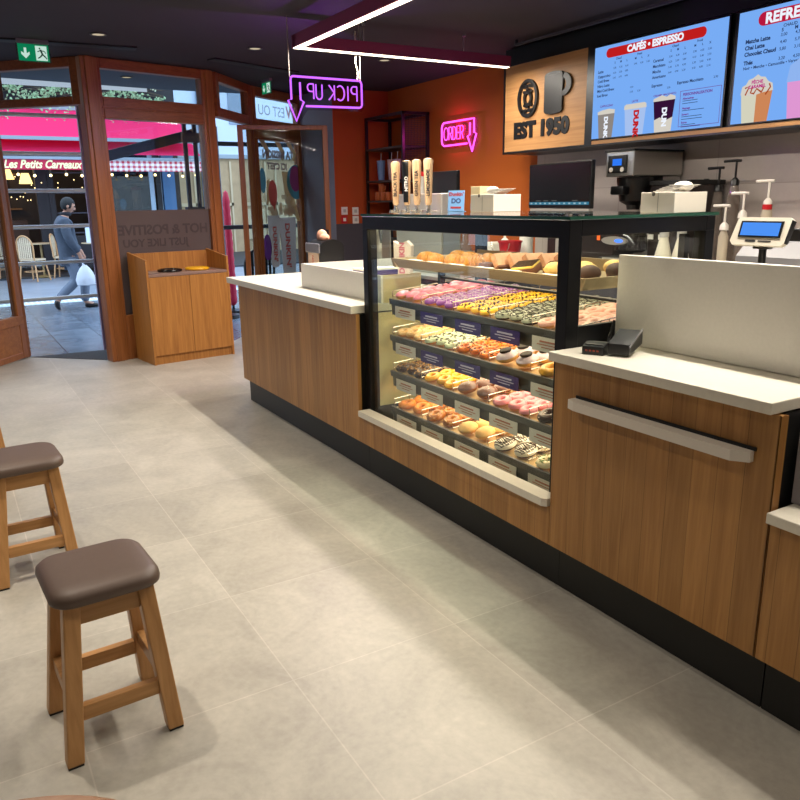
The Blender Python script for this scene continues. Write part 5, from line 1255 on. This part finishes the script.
# awning support beside the bay
t = thing('awning_support', 'dark steel twin poles with a sloping arm outside the bay window', 'support', (-9.0, 2.6, GZ))
DK = P('slate_steel', '#39404c', .45)
for v in (2.545, 2.66):
    m = MB(); m.cyl((-9.0, v, GZ), (-9.0, v, 2.42), .026, n=10); obj('pole', m, DK, t, True)
m = MB(); m.box(-.04, .04, 0, 1.2, -.06, .05, .006, Matrix.Translation((-9.05, 1.52, 1.9)) @ Matrix.Rotation(.26, 4, 'X')); obj('arm', m, DK, t)
m = MB(); m.box(-9.06, -8.94, 2.5, 2.7, 1.36, 1.39); m.box(-9.06, -8.94, 2.5, 2.71, 2.1, 2.2); obj('bracket', m, DK, t)
# folded parasols
for i, (u, v, zt_) in enumerate(((-10.1, 3.25, 1.48), (-10.5, 3.47, 1.6))):
    t = thing('folded_parasol', f'red folded parasol outside the second doorway, {("shorter", "taller")[i]} of the pair', 'parasol', (u, v, GZ), 0, 'red folded parasols')
    m = MB(); prof = [(.03, .12)]
    for q in range(26): prof.append((.055+(.008 if q % 2 else 0)-.01*(q/26), .15+q*(zt_-GZ-.25)/26))
    prof += [(.03, zt_-GZ-.03), (0, zt_-GZ)]
    m.lathe(prof, (u, v, GZ), 16); obj('canopy', m, P('parasol_red', '#b01238', .6), t, True)
    m = MB(); m.cyl((u, v, GZ), (u, v, GZ+.2), .02); m.lathe([(0, 0), (.16, 0), (.16, .05), (.03, .07), (0, .07)], (u, v, GZ), 20); obj('base', m, BLACK, t, True)
# chair outside the second doorway
def cafe_chair(name, label, loc, rz, fm, sm, group=None, rattan=True):
    t = thing(name, label, 'chair', loc, rz, group)
    m = MB(); m.prism(rr(-.2, .2, -.2, .2, .08), .03, Matrix.Translation((0, 0, .43))); obj('seat', m, sm, t, local=True)
    for sx in (-1, 1):
        for sy in (-1, 1):
            m = MB(); m.cyl((.21*sx, .21*sy, 0), (.16*sx, .16*sy, .44), .016, n=8); obj('leg', m, fm, t, True, local=True)
    m = MB(); m.tube([(-.18, -.17, .44)]+[(-.2-.03*math.sin(a), -.19*math.cos(a), .72+.22*math.sin(a)) for a in [PI*i/12 for i in range(13)]]+[(-.18, .17, .44)], .017, 8); obj('back_hoop', m, fm, t, True, local=True)
    m = MB()
    for i in range(-3, 4):
        y = i*.045; m.box(-.215, -.205, y-.016, y+.016, .47, .72+.2*math.sqrt(max(0, 1-(y/.19)**2)), .002)
    obj('back_slats', m, sm, t, local=True)
    m = MB(); m.tube([(.19*math.cos(a), .19*math.sin(a), .2) for a in [2*PI*i/16 for i in range(16)]], .009, 6, True); obj('foot_ring', m, fm, t, True, local=True)
    return t
RAT = P('rattan_cane', '#b98f63', .5); RATS = P('woven_seat', '#c9b79a', .6, noise=.3, nscale=80)
cafe_chair('bistro_chair', 'rattan bistro chair on the cafe terrace at the left of the doorway', (-17.8, 1.62, GZ+.0), 2.4, RAT, RATS, 'rattan terrace chairs')
cafe_chair('bistro_chair', 'rattan bistro chair partly hidden by the open door, further left', (-18.9, 1.12, GZ), .4, RAT, RATS, 'rattan terrace chairs')
cafe_chair('bistro_chair', 'rattan bistro chair on the terrace behind the walking man', (-18.25, 2.3, GZ), 1.2, RAT, RATS, 'rattan terrace chairs')
cafe_chair('black_chair', 'black metal chair outside the second doorway', (-9.3, 3.42, GZ), -.5, BLACK, BLACKM)
for i, (u, v) in enumerate(((-18.1, 2.95), (-18.75, 1.9))):
    t = thing('terrace_table', f'small terrace table {("with a pale menu stand behind the walking man", "between the two rattan chairs at the left")[i]}', 'table', (u, v, GZ))
    m = MB(); m.lathe([(0, .72), (.3, .72), (.3, .74), (0, .74)], (u, v, GZ), 24); obj('table_top', m, P('table_cream', '#bfae8e', .5), t, True)
    m = MB(); m.cyl((u, v, GZ), (u, v, GZ+.72), .025); m.lathe([(0, 0), (.2, 0), (.2, .02), (0, .05)], (u, v, GZ), 20); obj('pedestal', m, P('table_brass', '#8f7a50', .4, .3), t, True)
m = MB(); m.box(-18.02, -18.0, 2.75, 3.1, GZ+.741, GZ+1.12); single('menu_board', m, P('board_pale_blue', '#c3d2e2', .5), 'pale menu board standing on the terrace table behind the man', 'sign', (-18, 2.9, GZ+.741))

# ------------------------------------------------------------------ the cafe across the street
cf = thing('cafe_building', 'dark timber cafe front across the street glowing warmly inside', 'building', (-19.5, 0, GZ))
DT = P('dark_timber', '#17131a', .6, noise=.2, nscale=6); CB = P('cafe_back', '#21150e', .6, noise=.3, nscale=4)
m = MB(); m.box(-22.2, -22, -12, 5.3, 0, 5); m.box(-22, -19.5, 5.16, 5.3, 0, 5); m.box(-22, -19.5, -12, 5.3, 3.0, 3.1); obj('interior_wall', m, CB, cf)
m = MB()
for v in (-3.2, -.8, .3, 2.02, 2.28, 3.15, 4.7): m.box(-19.55, -19.4, v, v+.12, 0, 3.1)
m.box(-19.6, -19.4, -12, 5.3, 3.0, 5.4); m.box(-19.55, -19.42, 2.3, 4.8, 0, .75); m.box(-19.55, -19.42, 2.08, 2.35, 0, 3); obj('timber_front', m, DT, cf)
m = MB()
for z0 in (.8, 1.25, 1.7, 2.15): m.box(-19.5, -19.44, 2.35, 3.15, z0, z0+.03)
obj('shelf_rails', m, P('front_slate', '#2d2c3a', .5), cf)
m = MB(); m.box(-19.7, -19.4, 4.86, 5.16, GZ, 3.1, .01); obj('corner_column', m, P('column_blue', '#3e6a96', .5), cf, label='blue corner column')
m = MB(); m.box(-19.5, -19.44, 4.55, 4.66, GZ, 3.1); m.box(-19.5, -19.44, 4.76, 4.84, GZ, 3.1); obj('window_frame', m, P('frame_pale_blue', '#a9c2d8', .5), cf)
m = MB(); m.box(-19.48, -19.47, 3.3, 4.55, .78, 3.0); obj('window_pane', m, GLASS('cafe_glass', '#7d8a92', .0), cf)
m = MB(); m.box(-21.4, -20.9, -1, 1.9, 0, 1.1); obj('bar_counter', m, P('bar_wood', '#4a2d16', .4), cf)
for i in range(3):
    m = MB(); m.box(-21.95, -21.8, -.8, 1.9, 1.35+.42*i, 1.39+.42*i); obj('bar_shelf', m, P('bar_shelf_wood', '#6b4a22', .4), cf)
bt = 0
for i in range(3):
    for j in range(9):
        v = -.2+j*.22+random.uniform(-.04, .04); h_ = random.uniform(.18, .3)
        m = MB(); m.lathe([(.035, 0), (.035, h_*.6), (.014, h_*.75), (.014, h_), (0, h_)], (-21.87, v, 1.3905+.42*i), 8)
        single('bottle', m, P('bottle_tone', random.choice(['#7a4a1c', '#3c4a22', '#a8853f', '#8d8d80']), .2), f'bottle on the {("lower", "middle", "upper")[i]} bar shelf of the cafe, number {j+1} from its left', 'bottle', (-21.87, v, 1.3905+.42*i), 'bottles on the cafe bar shelves', True)
for i, (v, z, r) in enumerate(((1.55, 2.05, .17), (1.95, 1.95, .15), (.9, 2.1, .15))):
    t = thing('shaded_lamp', f'warm glowing shaded lamp hanging inside the cafe, {("middle", "right", "left")[i]} of three', 'lamp', (-20.6, v, z), 0, 'glowing cafe lamps')
    m = MB(); m.lathe([(r, 0), (r*.55, .24), (0, .24)], (-20.6, v, z), 18); obj('lamp_shade', m, EM('shade_glow', '#ffdc8c', 2.2), t, True)
    m = MB(); m.cyl((-20.6, v, z+.24), (-20.6, v, 3.0), .008, n=6); obj('cord', m, BLACK, t)
t = thing('table_lamp', 'small orange table lamp in the cafe window', 'lamp', (-19.8, 3.74, 1.2))
m = MB(); m.lathe([(.16, 0), (.09, .2), (0, .2)], (-19.8, 3.74, 1.58), 16); obj('lamp_shade', m, EM('lamp_orange', '#e08a3c', 1.4), t, True)
m = MB(); m.cyl((-19.8, 3.74, .8), (-19.8, 3.74, 1.6), .03); obj('stem', m, BLACK, t)
m = MB(); m.box(-20.1, -19.56, 3.3, 4.5, 0, .8); single('window_bench', m, DT, 'dark bench inside the cafe window below the orange lamp', 'bench', (-19.8, 3.9, 0))
t = thing('hand_sign', 'glowing blue oval sign in the cafe window', 'sign', (-19.6, 3.92, 1.3))
m = MB(); m.prism(ell(3.92, 1.45, .075, .13, 20), .02, FR((-19.6, 0, 0), (0, 1, 0), (0, 0, 1))); obj('lit_face', m, EM('sign_cyan', '#39b4ee', 1.2), t)
m = MB(); m.box(-19.62, -19.6, 3.89, 3.95, .8, 1.35); obj('stand', m, BLACK, t)
# awnings
AW = mk('awning_cloth')
AWM, nt_, b_, o_ = AW
nt_.nodes.remove(b_)
d1_ = nt_.nodes.new('ShaderNodeBsdfDiffuse'); d1_.inputs[0].default_value = lin('#ee3f78')
d2_ = nt_.nodes.new('ShaderNodeBsdfTranslucent'); d2_.inputs[0].default_value = lin('#ee4c82')
x_ = nt_.nodes.new('ShaderNodeMixShader'); x_.inputs[0].default_value = .4
nt_.links.new(d1_.outputs[0], x_.inputs[1]); nt_.links.new(d2_.outputs[0], x_.inputs[2]); nt_.links.new(x_.outputs[0], o_.inputs[0])
t = thing('awning', 'bright pink cafe awning with a lettered red valance', 'awning', (-18.2, 1, 2.4))
def cloth(m, v0, v1, p, q, th=.012):
    (ua, za), (ub, zb) = p, q
    m.prism([(ua, za), (ub, zb), (ub, zb-th), (ua, za-th)], v1-v0, FR((0, v1, 0), (1, 0, 0), (0, 0, 1)))
m = MB(); cloth(m, -8, 5.25, (-18.0, 2.83), (-19.3, 3.52)); obj('upper_cloth', m, AWM, t)
m = MB(); cloth(m, -8, 5.4, (-17.95, 2.5), (-18.9, 2.98)); obj('lower_cloth', m, AWM, t)
m = MB(); m.box(-17.98, -17.9, -8, 5.4, 2.37, 2.43); m.box(-18.0, -17.9, -8, 5.25, 2.755, 2.825); m.box(-19.35, -19.25, -8, 5.25, 3.5, 3.58); obj('front_bars', m, P('awning_bar', '#7f8b98', .4), t)
m = MB(); m.box(-17.945, -17.935, -8, 3.2, 2.165, 2.37); obj('valance', m, P('valance_red', '#b5173f', .7), t)
CK, nt, b, out = mk('plaid_valance')
tc = nt.nodes.new('ShaderNodeTexCoord'); sp = nt.nodes.new('ShaderNodeSeparateXYZ'); nt.links.new(tc.outputs['Object'], sp.inputs[0])
mts = []
for ax, w_ in (('Y', .115), ('Z', .095)):
    a = nt.nodes.new('ShaderNodeMath'); a.operation = 'DIVIDE'; a.inputs[1].default_value = w_; nt.links.new(sp.outputs[ax], a.inputs[0])
    f_ = nt.nodes.new('ShaderNodeMath'); f_.operation = 'FRACT'; nt.links.new(a.outputs[0], f_.inputs[0])
    g_ = nt.nodes.new('ShaderNodeMath'); g_.operation = 'GREATER_THAN'; g_.inputs[1].default_value = .5; nt.links.new(f_.outputs[0], g_.inputs[0]); mts.append(g_)
ad = nt.nodes.new('ShaderNodeMath'); ad.operation = 'ADD'; nt.links.new(mts[0].outputs[0], ad.inputs[0]); nt.links.new(mts[1].outputs[0], ad.inputs[1])
hf = nt.nodes.new('ShaderNodeMath'); hf.operation = 'MULTIPLY'; hf.inputs[1].default_value = .5; nt.links.new(ad.outputs[0], hf.inputs[0])
mx = nt.nodes.new('ShaderNodeMix'); mx.data_type = 'RGBA'; mx.inputs['A'].default_value = lin('#b8243f'); mx.inputs['B'].default_value = lin('#f0e6e6'); nt.links.new(hf.outputs[0], mx.inputs[0]); nt.links.new(mx.outputs['Result'], b.inputs['Base Color'])
m = MB(); m.box(-17.945, -17.935, 3.2, 5.4, 2.14, 2.37); obj('plaid_valance', m, CK, t)
m = MB(); m.text('Les Petits Carreaux', .225, FR((-17.93, 2.06, 2.265), (0, 1, 0), (0, 0, 1)), .002, .007, 'CENTER', .35, .82); obj('valance_lettering', m, P('letter_yellow', '#f4ecb0', .6), t)
m = MB(); m.text('L', .2, FR((-17.93, 1.06, 2.25), (0, 1, 0), (0, 0, 1)), .002, .006, 'CENTER', .35); obj('valance_lettering', m, P('letter_yellow2', '#f4ecb0', .6), t)
# string of bulbs under the valance
bp = None
for i in range(14):
    v = 1.28+i*.31
    lab = f'warm bulb on the cafe string lights, number {i+1} from the left'
    if bp is None:
        bp = thing('light_bulb', lab, 'bulb', (-18.1, v, 2.06), 0, 'bulbs under the cafe awning')
        m = MB(); m.ball((0, 0, 0), .028, u=10, v=8); obj('globe', m, EM('bulb_glow', '#ffe0a0', 6), bp, True, local=True)
        m = MB(); m.cyl((0, 0, .03), (0, 0, .12), .015, n=8); obj('socket', m, BLACK, bp, local=True)
    else: dup(bp, (-18.1, v, 2.06+.015*math.sin(i*2)), None, lab)
m = MB(); m.tube([(-18.1, 1.0+i*.31, 2.18+.01*(i % 2)) for i in range(16)], .006, 6); single('light_cable', m, BLACK, 'dark cable carrying the bulbs under the cafe awning', 'cable', (-18.1, 3, 2.18))
m = MB()
for i in range(60):
    v = random.uniform(3.35, 4.4); m.ball((-19.56+random.uniform(-.03, .03), v, random.uniform(.95, 2.2)), .012, u=6, v=4)
for i in range(26):
    v = random.uniform(1.2, 3.0); m.ball((-19.3+random.uniform(-.05, .05), v, random.uniform(1.5, 2.15)), .014, u=6, v=4)
single('fairy_lights', m, EM('fairy_glow', '#ffdf9c', 3), 'scattered tiny warm fairy lights in the cafe front', 'fairy lights', (-19.4, 3, 1.5), kind='stuff')
# climbing plant above the awning
LF = P('vine_leaf', '#8fae84', .6); LF2 = P('vine_pale', '#c6d4b4', .6)
def leafm(mb, c, s):
    M = Matrix.Translation(c) @ Matrix.Rotation(random.uniform(0, 6.3), 4, 'X') @ Matrix.Rotation(random.uniform(-.8, .8), 4, 'Y')
    mb.bm.faces.new([mb.bm.verts.new(M @ Vector((random.uniform(-.01, .01), s*x, s*y))) for x, y in ((-.5, 0), (-.15, .35), (.5, 0), (-.15, -.35))])
t = thing('climbing_plant', 'trailing green climbing plant above the pink awning', 'plant', (-19.2, 2, 3.6))
m = MB()
for i in range(1500):
    v = random.uniform(-1, 5.0); z = 3.83+.14*math.sin(v*5)+random.gauss(0, .08)
    leafm(m, (-19.15+random.uniform(-.1, .1), v, z), random.uniform(.04, .09))
for q in range(16):
    v = random.uniform(.8, 4.6); L_ = random.uniform(.3, .9)
    for j in range(int(L_*16)): leafm(m, (-18.9+j*.02, v+.1*math.sin(j*.7), 3.7-j*.06), random.uniform(.04, .08))
obj('foliage', m, LF, t, kind='stuff')
m = MB()
for i in range(420):
    v = random.uniform(-1, 5.0); leafm(m, (-19.1+random.uniform(-.1, .12), v, 4.12+random.gauss(0, .05)+.05*math.sin(v*4)), random.uniform(.05, .1))
obj('pale_foliage', m, LF2, t, kind='stuff')
m = MB()
for q in range(4): m.tube([(-19.2, -1+i*.4, 3.8+.1*math.sin(i+q)+q*.1) for i in range(16)], .012, 5)
obj('stem', m, P('vine_stem', '#4a4236', .8), t)
# building beyond the second doorway
bg = thing('apartment_building', 'pale apartment building with a beige stone ground floor seen through the second doorway', 'building', (-24, 10, GZ))
m = MB(); m.box(-24.5, -24, 5.7, 22, GZ, 2.85); obj('ground_floor', m, P('beige_stone', '#b39b78', .8, noise=.12, nscale=3), bg)
m = MB(); m.box(-24.5, -24, 5.7, 22, 2.85, 14); obj('upper_wall', m, P('pale_render', '#c3d3e6', .8), bg)
for i in range(6):
    m = MB(); v = 6.15+i*1.15
    m.box(-24.0, -23.95, v, v+.06, GZ, 2.7); m.box(-24, -23.95, v+.8, v+.86, GZ, 2.7); m.box(-24, -23.95, v, v+.86, 1.35, 1.45); m.box(-24, -23.96, v+.1, v+.76, .3, 1.25); obj('door_panel', m, P('panel_cream', '#c9b896', .7), bg)
m = MB(); m.box(-24.05, -23.9, 5.7, 22, 2.78, 2.9); obj('cornice', m, P('cornice_grey', '#93a3ad', .6), bg)
for i in range(4):
    for j in range(2):
        m = MB(); m.box(-24, -23.97, 8.2+i*2.2, 9.0+i*2.2, 3.8+j*3, 5.6+j*3); w_ = obj('window', m, P('far_window', '#7f93a8', .2), bg)
m = MB(); m.cyl((-23.9, 7.25, GZ), (-23.9, 7.25, 13), .06); obj('downpipe', m, P('pipe_grey_blue', '#70839a', .5), bg)
m = MB(); m.box(-23.5, -18.4, 16, 16.4, GZ, 10); m.box(-18.4, -13, 20, 20.4, GZ, 9); single('street_wall', m, P('far_wall_grey', '#aab4be', .8), 'grey buildings closing the street far to the right', 'building', (-18, 18, GZ))
m = MB(); m.prism([(-7.8, 2.5), (-8.36, 3.0), (-8.2, 2.5), (-7.75, 2.4)], .004); m.bm.free()

# ------------------------------------------------------------------ walking man
SKIN = P('skin', '#b98a72', .55); COAT = P('grey_blue_coat', '#414b59', .8, noise=.1, nscale=20); TRO = P('grey_trousers', '#6b7686', .8); SHOE = P('dark_shoe', '#1c1512', .4); HAIR = P('dark_hair', '#161718', .7, noise=.3, nscale=60)
def skin(name, verts, edges, radii, mat, parent, root=0, sub=2):
    me = bpy.data.meshes.new(name); me.from_pydata(verts, edges, [])
    o = bpy.data.objects.new(name, me); COL.objects.link(o)
    sk = o.modifiers.new('s', 'SKIN'); sk.use_smooth_shade = True
    for i, r in enumerate(radii):
        d = me.skin_vertices[0].data[i]; d.radius = (r, r) if not isinstance(r, tuple) else r; d.use_root = (i == root)
    sb = o.modifiers.new('b', 'SUBSURF'); sb.levels = sub; sb.render_levels = sub
    dg = bpy.context.evaluated_depsgraph_get(); dg.update()
    nm = bpy.data.meshes.new_from_object(o.evaluated_get(dg))
    bpy.data.objects.remove(o); bpy.data.meshes.remove(me)
    mb = MB(); mb.bm.from_mesh(nm); bpy.data.meshes.remove(nm)
    return mb
man = thing('person', 'person in a grey-blue coat walking past the doorway with a white shopping bag, head bowed', 'person', (-12.45, 1.66, GZ))
U = -12.45
vs = [(U, 1.66, .74), (U, 1.63, .9), (U, 1.60, 1.08), (U, 1.605, 1.2), (U, 1.635, 1.28), (U, 1.675, 1.36)]   # pelvis..neck top
ed = [(0, 1), (1, 2), (2, 3), (3, 4), (4, 5)]; rd = [.125, .115, .135, .12, .055, .052]
def add(p, r, frm):
    vs.append(p); rd.append(r); ed.append((frm, len(vs)-1)); return len(vs)-1
def hand(wrist, d, side):
    """palm with five separate curled fingers below the wrist"""
    x, y, z = vs[wrist]
    pm = add((x, y+.015, z-.06), .026, wrist)
    for k in range(4):
        o_ = (k-1.5)*.017
        a = add((x+side*.012, y+.02+o_, z-.095), .0088, pm)
        b_ = add((x+side*.002, y+.024+o_, z-.118-(.008 if k in (1, 2) else 0)), .008, a)
        add((x-side*.014, y+.024+o_, z-.124), .007, b_)
    a = add((x-side*.016, y+.045, z-.06), .010, pm); add((x-side*.016, y+.058, z-.085), .008, a)
sR = add((U+.17, 1.595, 1.2), .062, 3); eR = add((U+.23, 1.62, .95), .048, sR); wR = add((U+.22, 1.75, .73), .032, eR); hand(wR, 0, -1)
sL = add((U-.17, 1.595, 1.2), .062, 3); eL = add((U-.22, 1.66, .95), .048, sL); wL = add((U-.2, 1.84, .74), .032, eL); hand(wL, 0, 1)
hR = add((U+.085, 1.655, .68), .095, 0); kR = add((U+.09, 1.675, .33), .062, hR); aR = add((U+.09, 1.41, .09), .04, kR); add((U+.09, 1.365, -.02), .034, aR)
hL = add((U-.085, 1.69, .68), .095, 0); kL = add((U-.085, 1.83, .36), .062, hL); aL = add((U-.085, 1.80, -.02), .04, kL); add((U-.085, 1.93, -.065), .034, aL)
mb = skin('body', vs, ed, rd, SKIN, man)
# head with face, joined to the neck
Mh = Matrix.Translation((U, 1.70, 1.425)) @ Matrix.Rotation(-.38, 4, 'X')
n0 = len(mb.bm.verts)
hb = MB(); hb.ball((0, 0, 0), .098, .8, .98, 1.12, 24, 18)
for v in hb.bm.verts:
    c = v.co
    if c.z < 0: c.x *= 1+.35*c.z/.11; c.y = c.y*(1+.15*c.z/.11)+(.012 if c.y > 0 else .02)*(-c.z/.11)
    if c.y > .06 and abs(c.x) < .02 and -.035 < c.z < .015: c.y += .024*(1-abs(c.x)/.02)*(1-abs(c.z+.012)/.03)
    if c.y > .05 and .005 < c.z < .035 and .015 < abs(c.x) < .05: c.y -= .008
me_h = bpy.data.meshes.new('h'); bmesh.ops.transform(hb.bm, matrix=Mh, verts=hb.bm.verts[:]); hb.bm.to_mesh(me_h); hb.bm.free(); mb.bm.from_mesh(me_h); bpy.data.meshes.remove(me_h)
for s_ in (-1, 1): mb.ball((0, 0, 0), .02, .4, .9, 1.4, 10, 8, Mh @ Matrix.Translation((s_*.08, -.01, -.01)))
mb.box(-.02, .02, .086, .094, -.062, -.055, .002, Mh)
obj('body', mb, SKIN, man, True)
m = MB()
for s_ in (-1, 1): m.ball((0, 0, 0), .011, u=10, v=8, M=Mh @ Matrix.Translation((s_*.032, .083, .018)))
obj('eyes', m, P('eye_dark', '#1a1210', .3), man, True)
m = MB(); m.ball((0, -.012, .02), .103, .84, .98, 1.04, 24, 18)
for v in list(m.bm.verts):
    if v.co.z < -.075 or (v.co.y > .05 and v.co.z < .045) or (v.co.y > .0 and v.co.z < -.045): m.bm.verts.remove(v)
bmesh.ops.transform(m.bm, matrix=Mh, verts=m.bm.verts[:]); obj('hair', m, HAIR, man, True)
# coat: body and sleeves
cv = [(U, 1.66, .72), (U, 1.655, .6), (U, 1.63, .9), (U, 1.60, 1.08), (U, 1.60, 1.2), (U, 1.63, 1.285), (U+.185, 1.595, 1.19), (U+.24, 1.62, .95), (U+.225, 1.745, .745), (U-.185, 1.595, 1.19), (U-.23, 1.66, .95), (U-.205, 1.83, .755)]
ce = [(0, 1), (0, 2), (2, 3), (3, 4), (4, 5), (4, 6), (6, 7), (7, 8), (4, 9), (9, 10), (10, 11)]
cr = [.165, .175, .15, .165, .145, .082, .082, .07, .052, .082, .07, .052]
obj('coat', skin('coat', cv, ce, cr, COAT, man), COAT, man, True)
m = MB(); m.torus(.062, .022, (U, 1.65, 1.31), 20, 8, 1.3); obj('scarf', m, P('dark_scarf', '#1b1c24', .8), man, True)
tv = [(U, 1.665, .66), (U+.09, 1.655, .6), (U+.095, 1.68, .33), (U+.095, 1.44, .12), (U+.095, 1.41, .07), (U-.085, 1.70, .6), (U-.085, 1.83, .36), (U-.085, 1.80, .06), (U-.085, 1.80, -.01)]
te = [(0, 1), (1, 2), (2, 3), (3, 4), (0, 5), (5, 6), (6, 7), (7, 8)]
obj('trousers', skin('tr', tv, te, [.12, .105, .08, .066, .064, .105, .08, .066, .064], TRO, man), TRO, man, True)
sv = [(U-.085, 1.775, -.055), (U-.085, 1.85, -.06), (U-.085, 1.95, -.072), (U-.085, 2.0, -.078)]
sh = skin('shoe', sv, [(0, 1), (1, 2), (2, 3)], [.045, .046, .034, .022], SHOE, man)
obj('shoe', sh, SHOE, man, True)
sv = [(U+.095, 1.385, .065), (U+.095, 1.365, .0), (U+.095, 1.385, -.06), (U+.095, 1.41, -.085)]
obj('shoe', skin('shoe', sv, [(0, 1), (1, 2), (2, 3)], [.05, .046, .034, .022], SHOE, man), SHOE, man, True)
t = thing('shopping_bag', 'white plastic shopping bag carried by the walking person', 'bag', (U+.24, 1.78, .27))
m = MB(); pts = []
rings = []
for z, w, d in ((.27, .09, .05), (.28, .12, .07), (.36, .13, .08), (.46, .1, .06), (.53, .06, .035), (.57, .025, .02)):
    rings.append([m.bm.verts.new((U+.27+d*math.cos(a)*(1+.12*math.sin(5*a+z*30)), 1.79+w*math.sin(a)*(1+.1*math.cos(4*a)), z)) for a in [2*PI*i/20 for i in range(20)]])
for A, B in zip(rings, rings[1:]):
    for i in range(20): j = (i+1) % 20; m.bm.faces.new((A[i], A[j], B[j], B[i]))
m.bm.faces.new(rings[0]); m.bm.faces.new(rings[-1]); obj('bag', m, P('bag_white', '#d6dde6', .5), t, True)
m = MB(); m.tube([(U+.27, 1.77, .56), (U+.24, 1.765, .61), (U+.27, 1.80, .56)], .008, 6); obj('handle', m, P('bag_white2', '#d6dde6', .5), t, True)

# ------------------------------------------------------------------ light
def spot(u, v, e, col=(1, .885, .74), size=math.radians(112), blend=.6):
    l = bpy.data.lights.new('downlight_beam', 'SPOT'); l.energy = e; l.color = col; l.spot_size = size; l.spot_blend = blend; l.shadow_soft_size = .045
    o = bpy.data.objects.new('downlight_beam', l); COL.objects.link(o); o.location = (u, v, CH-.012); return o
for (u, v) in SP:
    e = {-1.2: 24, .0: 66, 1.233: 32, 2.46: 62, 3.69: 110}[v]
    if u == -2.65 and v == 0: e = 135
    if u < -6 and v < 2: e *= 1.6
    if u > -1 and v < 2: e *= .6
    if v == 3.69 and u < -6: e = 75
    spot(u, v, e)
def area(name, loc, sx, sy, e, col, rot=(0, 0, 0)):
    l = bpy.data.lights.new(name, 'AREA'); l.shape = 'RECTANGLE'; l.size = sx; l.size_y = sy; l.energy = e; l.color = col
    o = bpy.data.objects.new(name, l); COL.objects.link(o); o.location = loc; o.rotation_euler = rot; return o
area('pendant_glow', (-2.82, PV, PZ-.004), 4.6, .04, 115, (1, .92, .80))
area('pendant_glow', (PU, 3.25, PZ-.004), .04, 1.7, 50, (1, .92, .80))
area('case_strip_glow', (-2.67, V0+.053, ZT-.066), 1.3, .02, 6, (1, .82, .56))
for k in range(3): area('case_strip_glow', (-2.68, VS0+.13, ZS[k]-.018), 1.25, .16, 4.2, (1, .8, .54))
area('case_strip_glow', (-2.68, 2.2, TZ0-.006), 1.25, .3, 4.6, (1, .8, .54))
def point(name, loc, e, col, r=.1):
    l = bpy.data.lights.new(name, 'POINT'); l.energy = e; l.color = col; l.shadow_soft_size = r
    o = bpy.data.objects.new(name, l); COL.objects.link(o); o.location = loc; return o
point('neon_glow', (-5.27, 2.5, 2.16), 15, (.6, .1, 1), 0)
point('neon_glow', (-6.72, 4.66, 2.1), 3.5, (1, .04, .55), 0)
point('cafe_warm_light', (-20.5, .6, 2.6), 110, (1, .72, .36), .2)
point('cafe_warm_light', (-20.5, 3.9, 2.6), 8, (1, .72, .36), .2)
W = bpy.data.worlds.new('World'); SC.world = W; W.use_nodes = True
nt = W.node_tree; nt.nodes.clear()
out = nt.nodes.new('ShaderNodeOutputWorld'); bgn = nt.nodes.new('ShaderNodeBackground')
bgn.inputs[0].default_value = (.60, .77, 1.0, 1); bgn.inputs[1].default_value = 3.4
nt.links.new(bgn.outputs[0], out.inputs[0])

# ------------------------------------------------------------------ camera
yaw, pit, rol, fpx = 0.534291138, 0.257366049, -0.0154339822, 755.726625
fw = Vector((-math.cos(yaw)*math.cos(pit), math.sin(yaw)*math.cos(pit), -math.sin(pit)))
r_ = fw.cross(Vector((0, 0, 1))).normalized(); u_ = r_.cross(fw)
r2 = math.cos(rol)*r_+math.sin(rol)*u_; u2 = -math.sin(rol)*r_+math.cos(rol)*u_
cam = bpy.data.cameras.new('camera'); cam.sensor_width = 36; cam.sensor_height = 36; cam.lens = fpx/800*36
cam.clip_start = .02; cam.clip_end = 200
co = bpy.data.objects.new('camera', cam); COL.objects.link(co)
co.matrix_world = Matrix(((r2.x, u2.x, -fw.x, 0), (r2.y, u2.y, -fw.y, 0), (r2.z, u2.z, -fw.z, 1.42), (0, 0, 0, 1)))
SC.camera = co
SC.view_settings.view_transform = 'Standard'; SC.view_settings.look = 'None'
SC.view_settings.exposure = 0; SC.view_settings.gamma = 1; SC.view_settings.use_curve_mapping = False
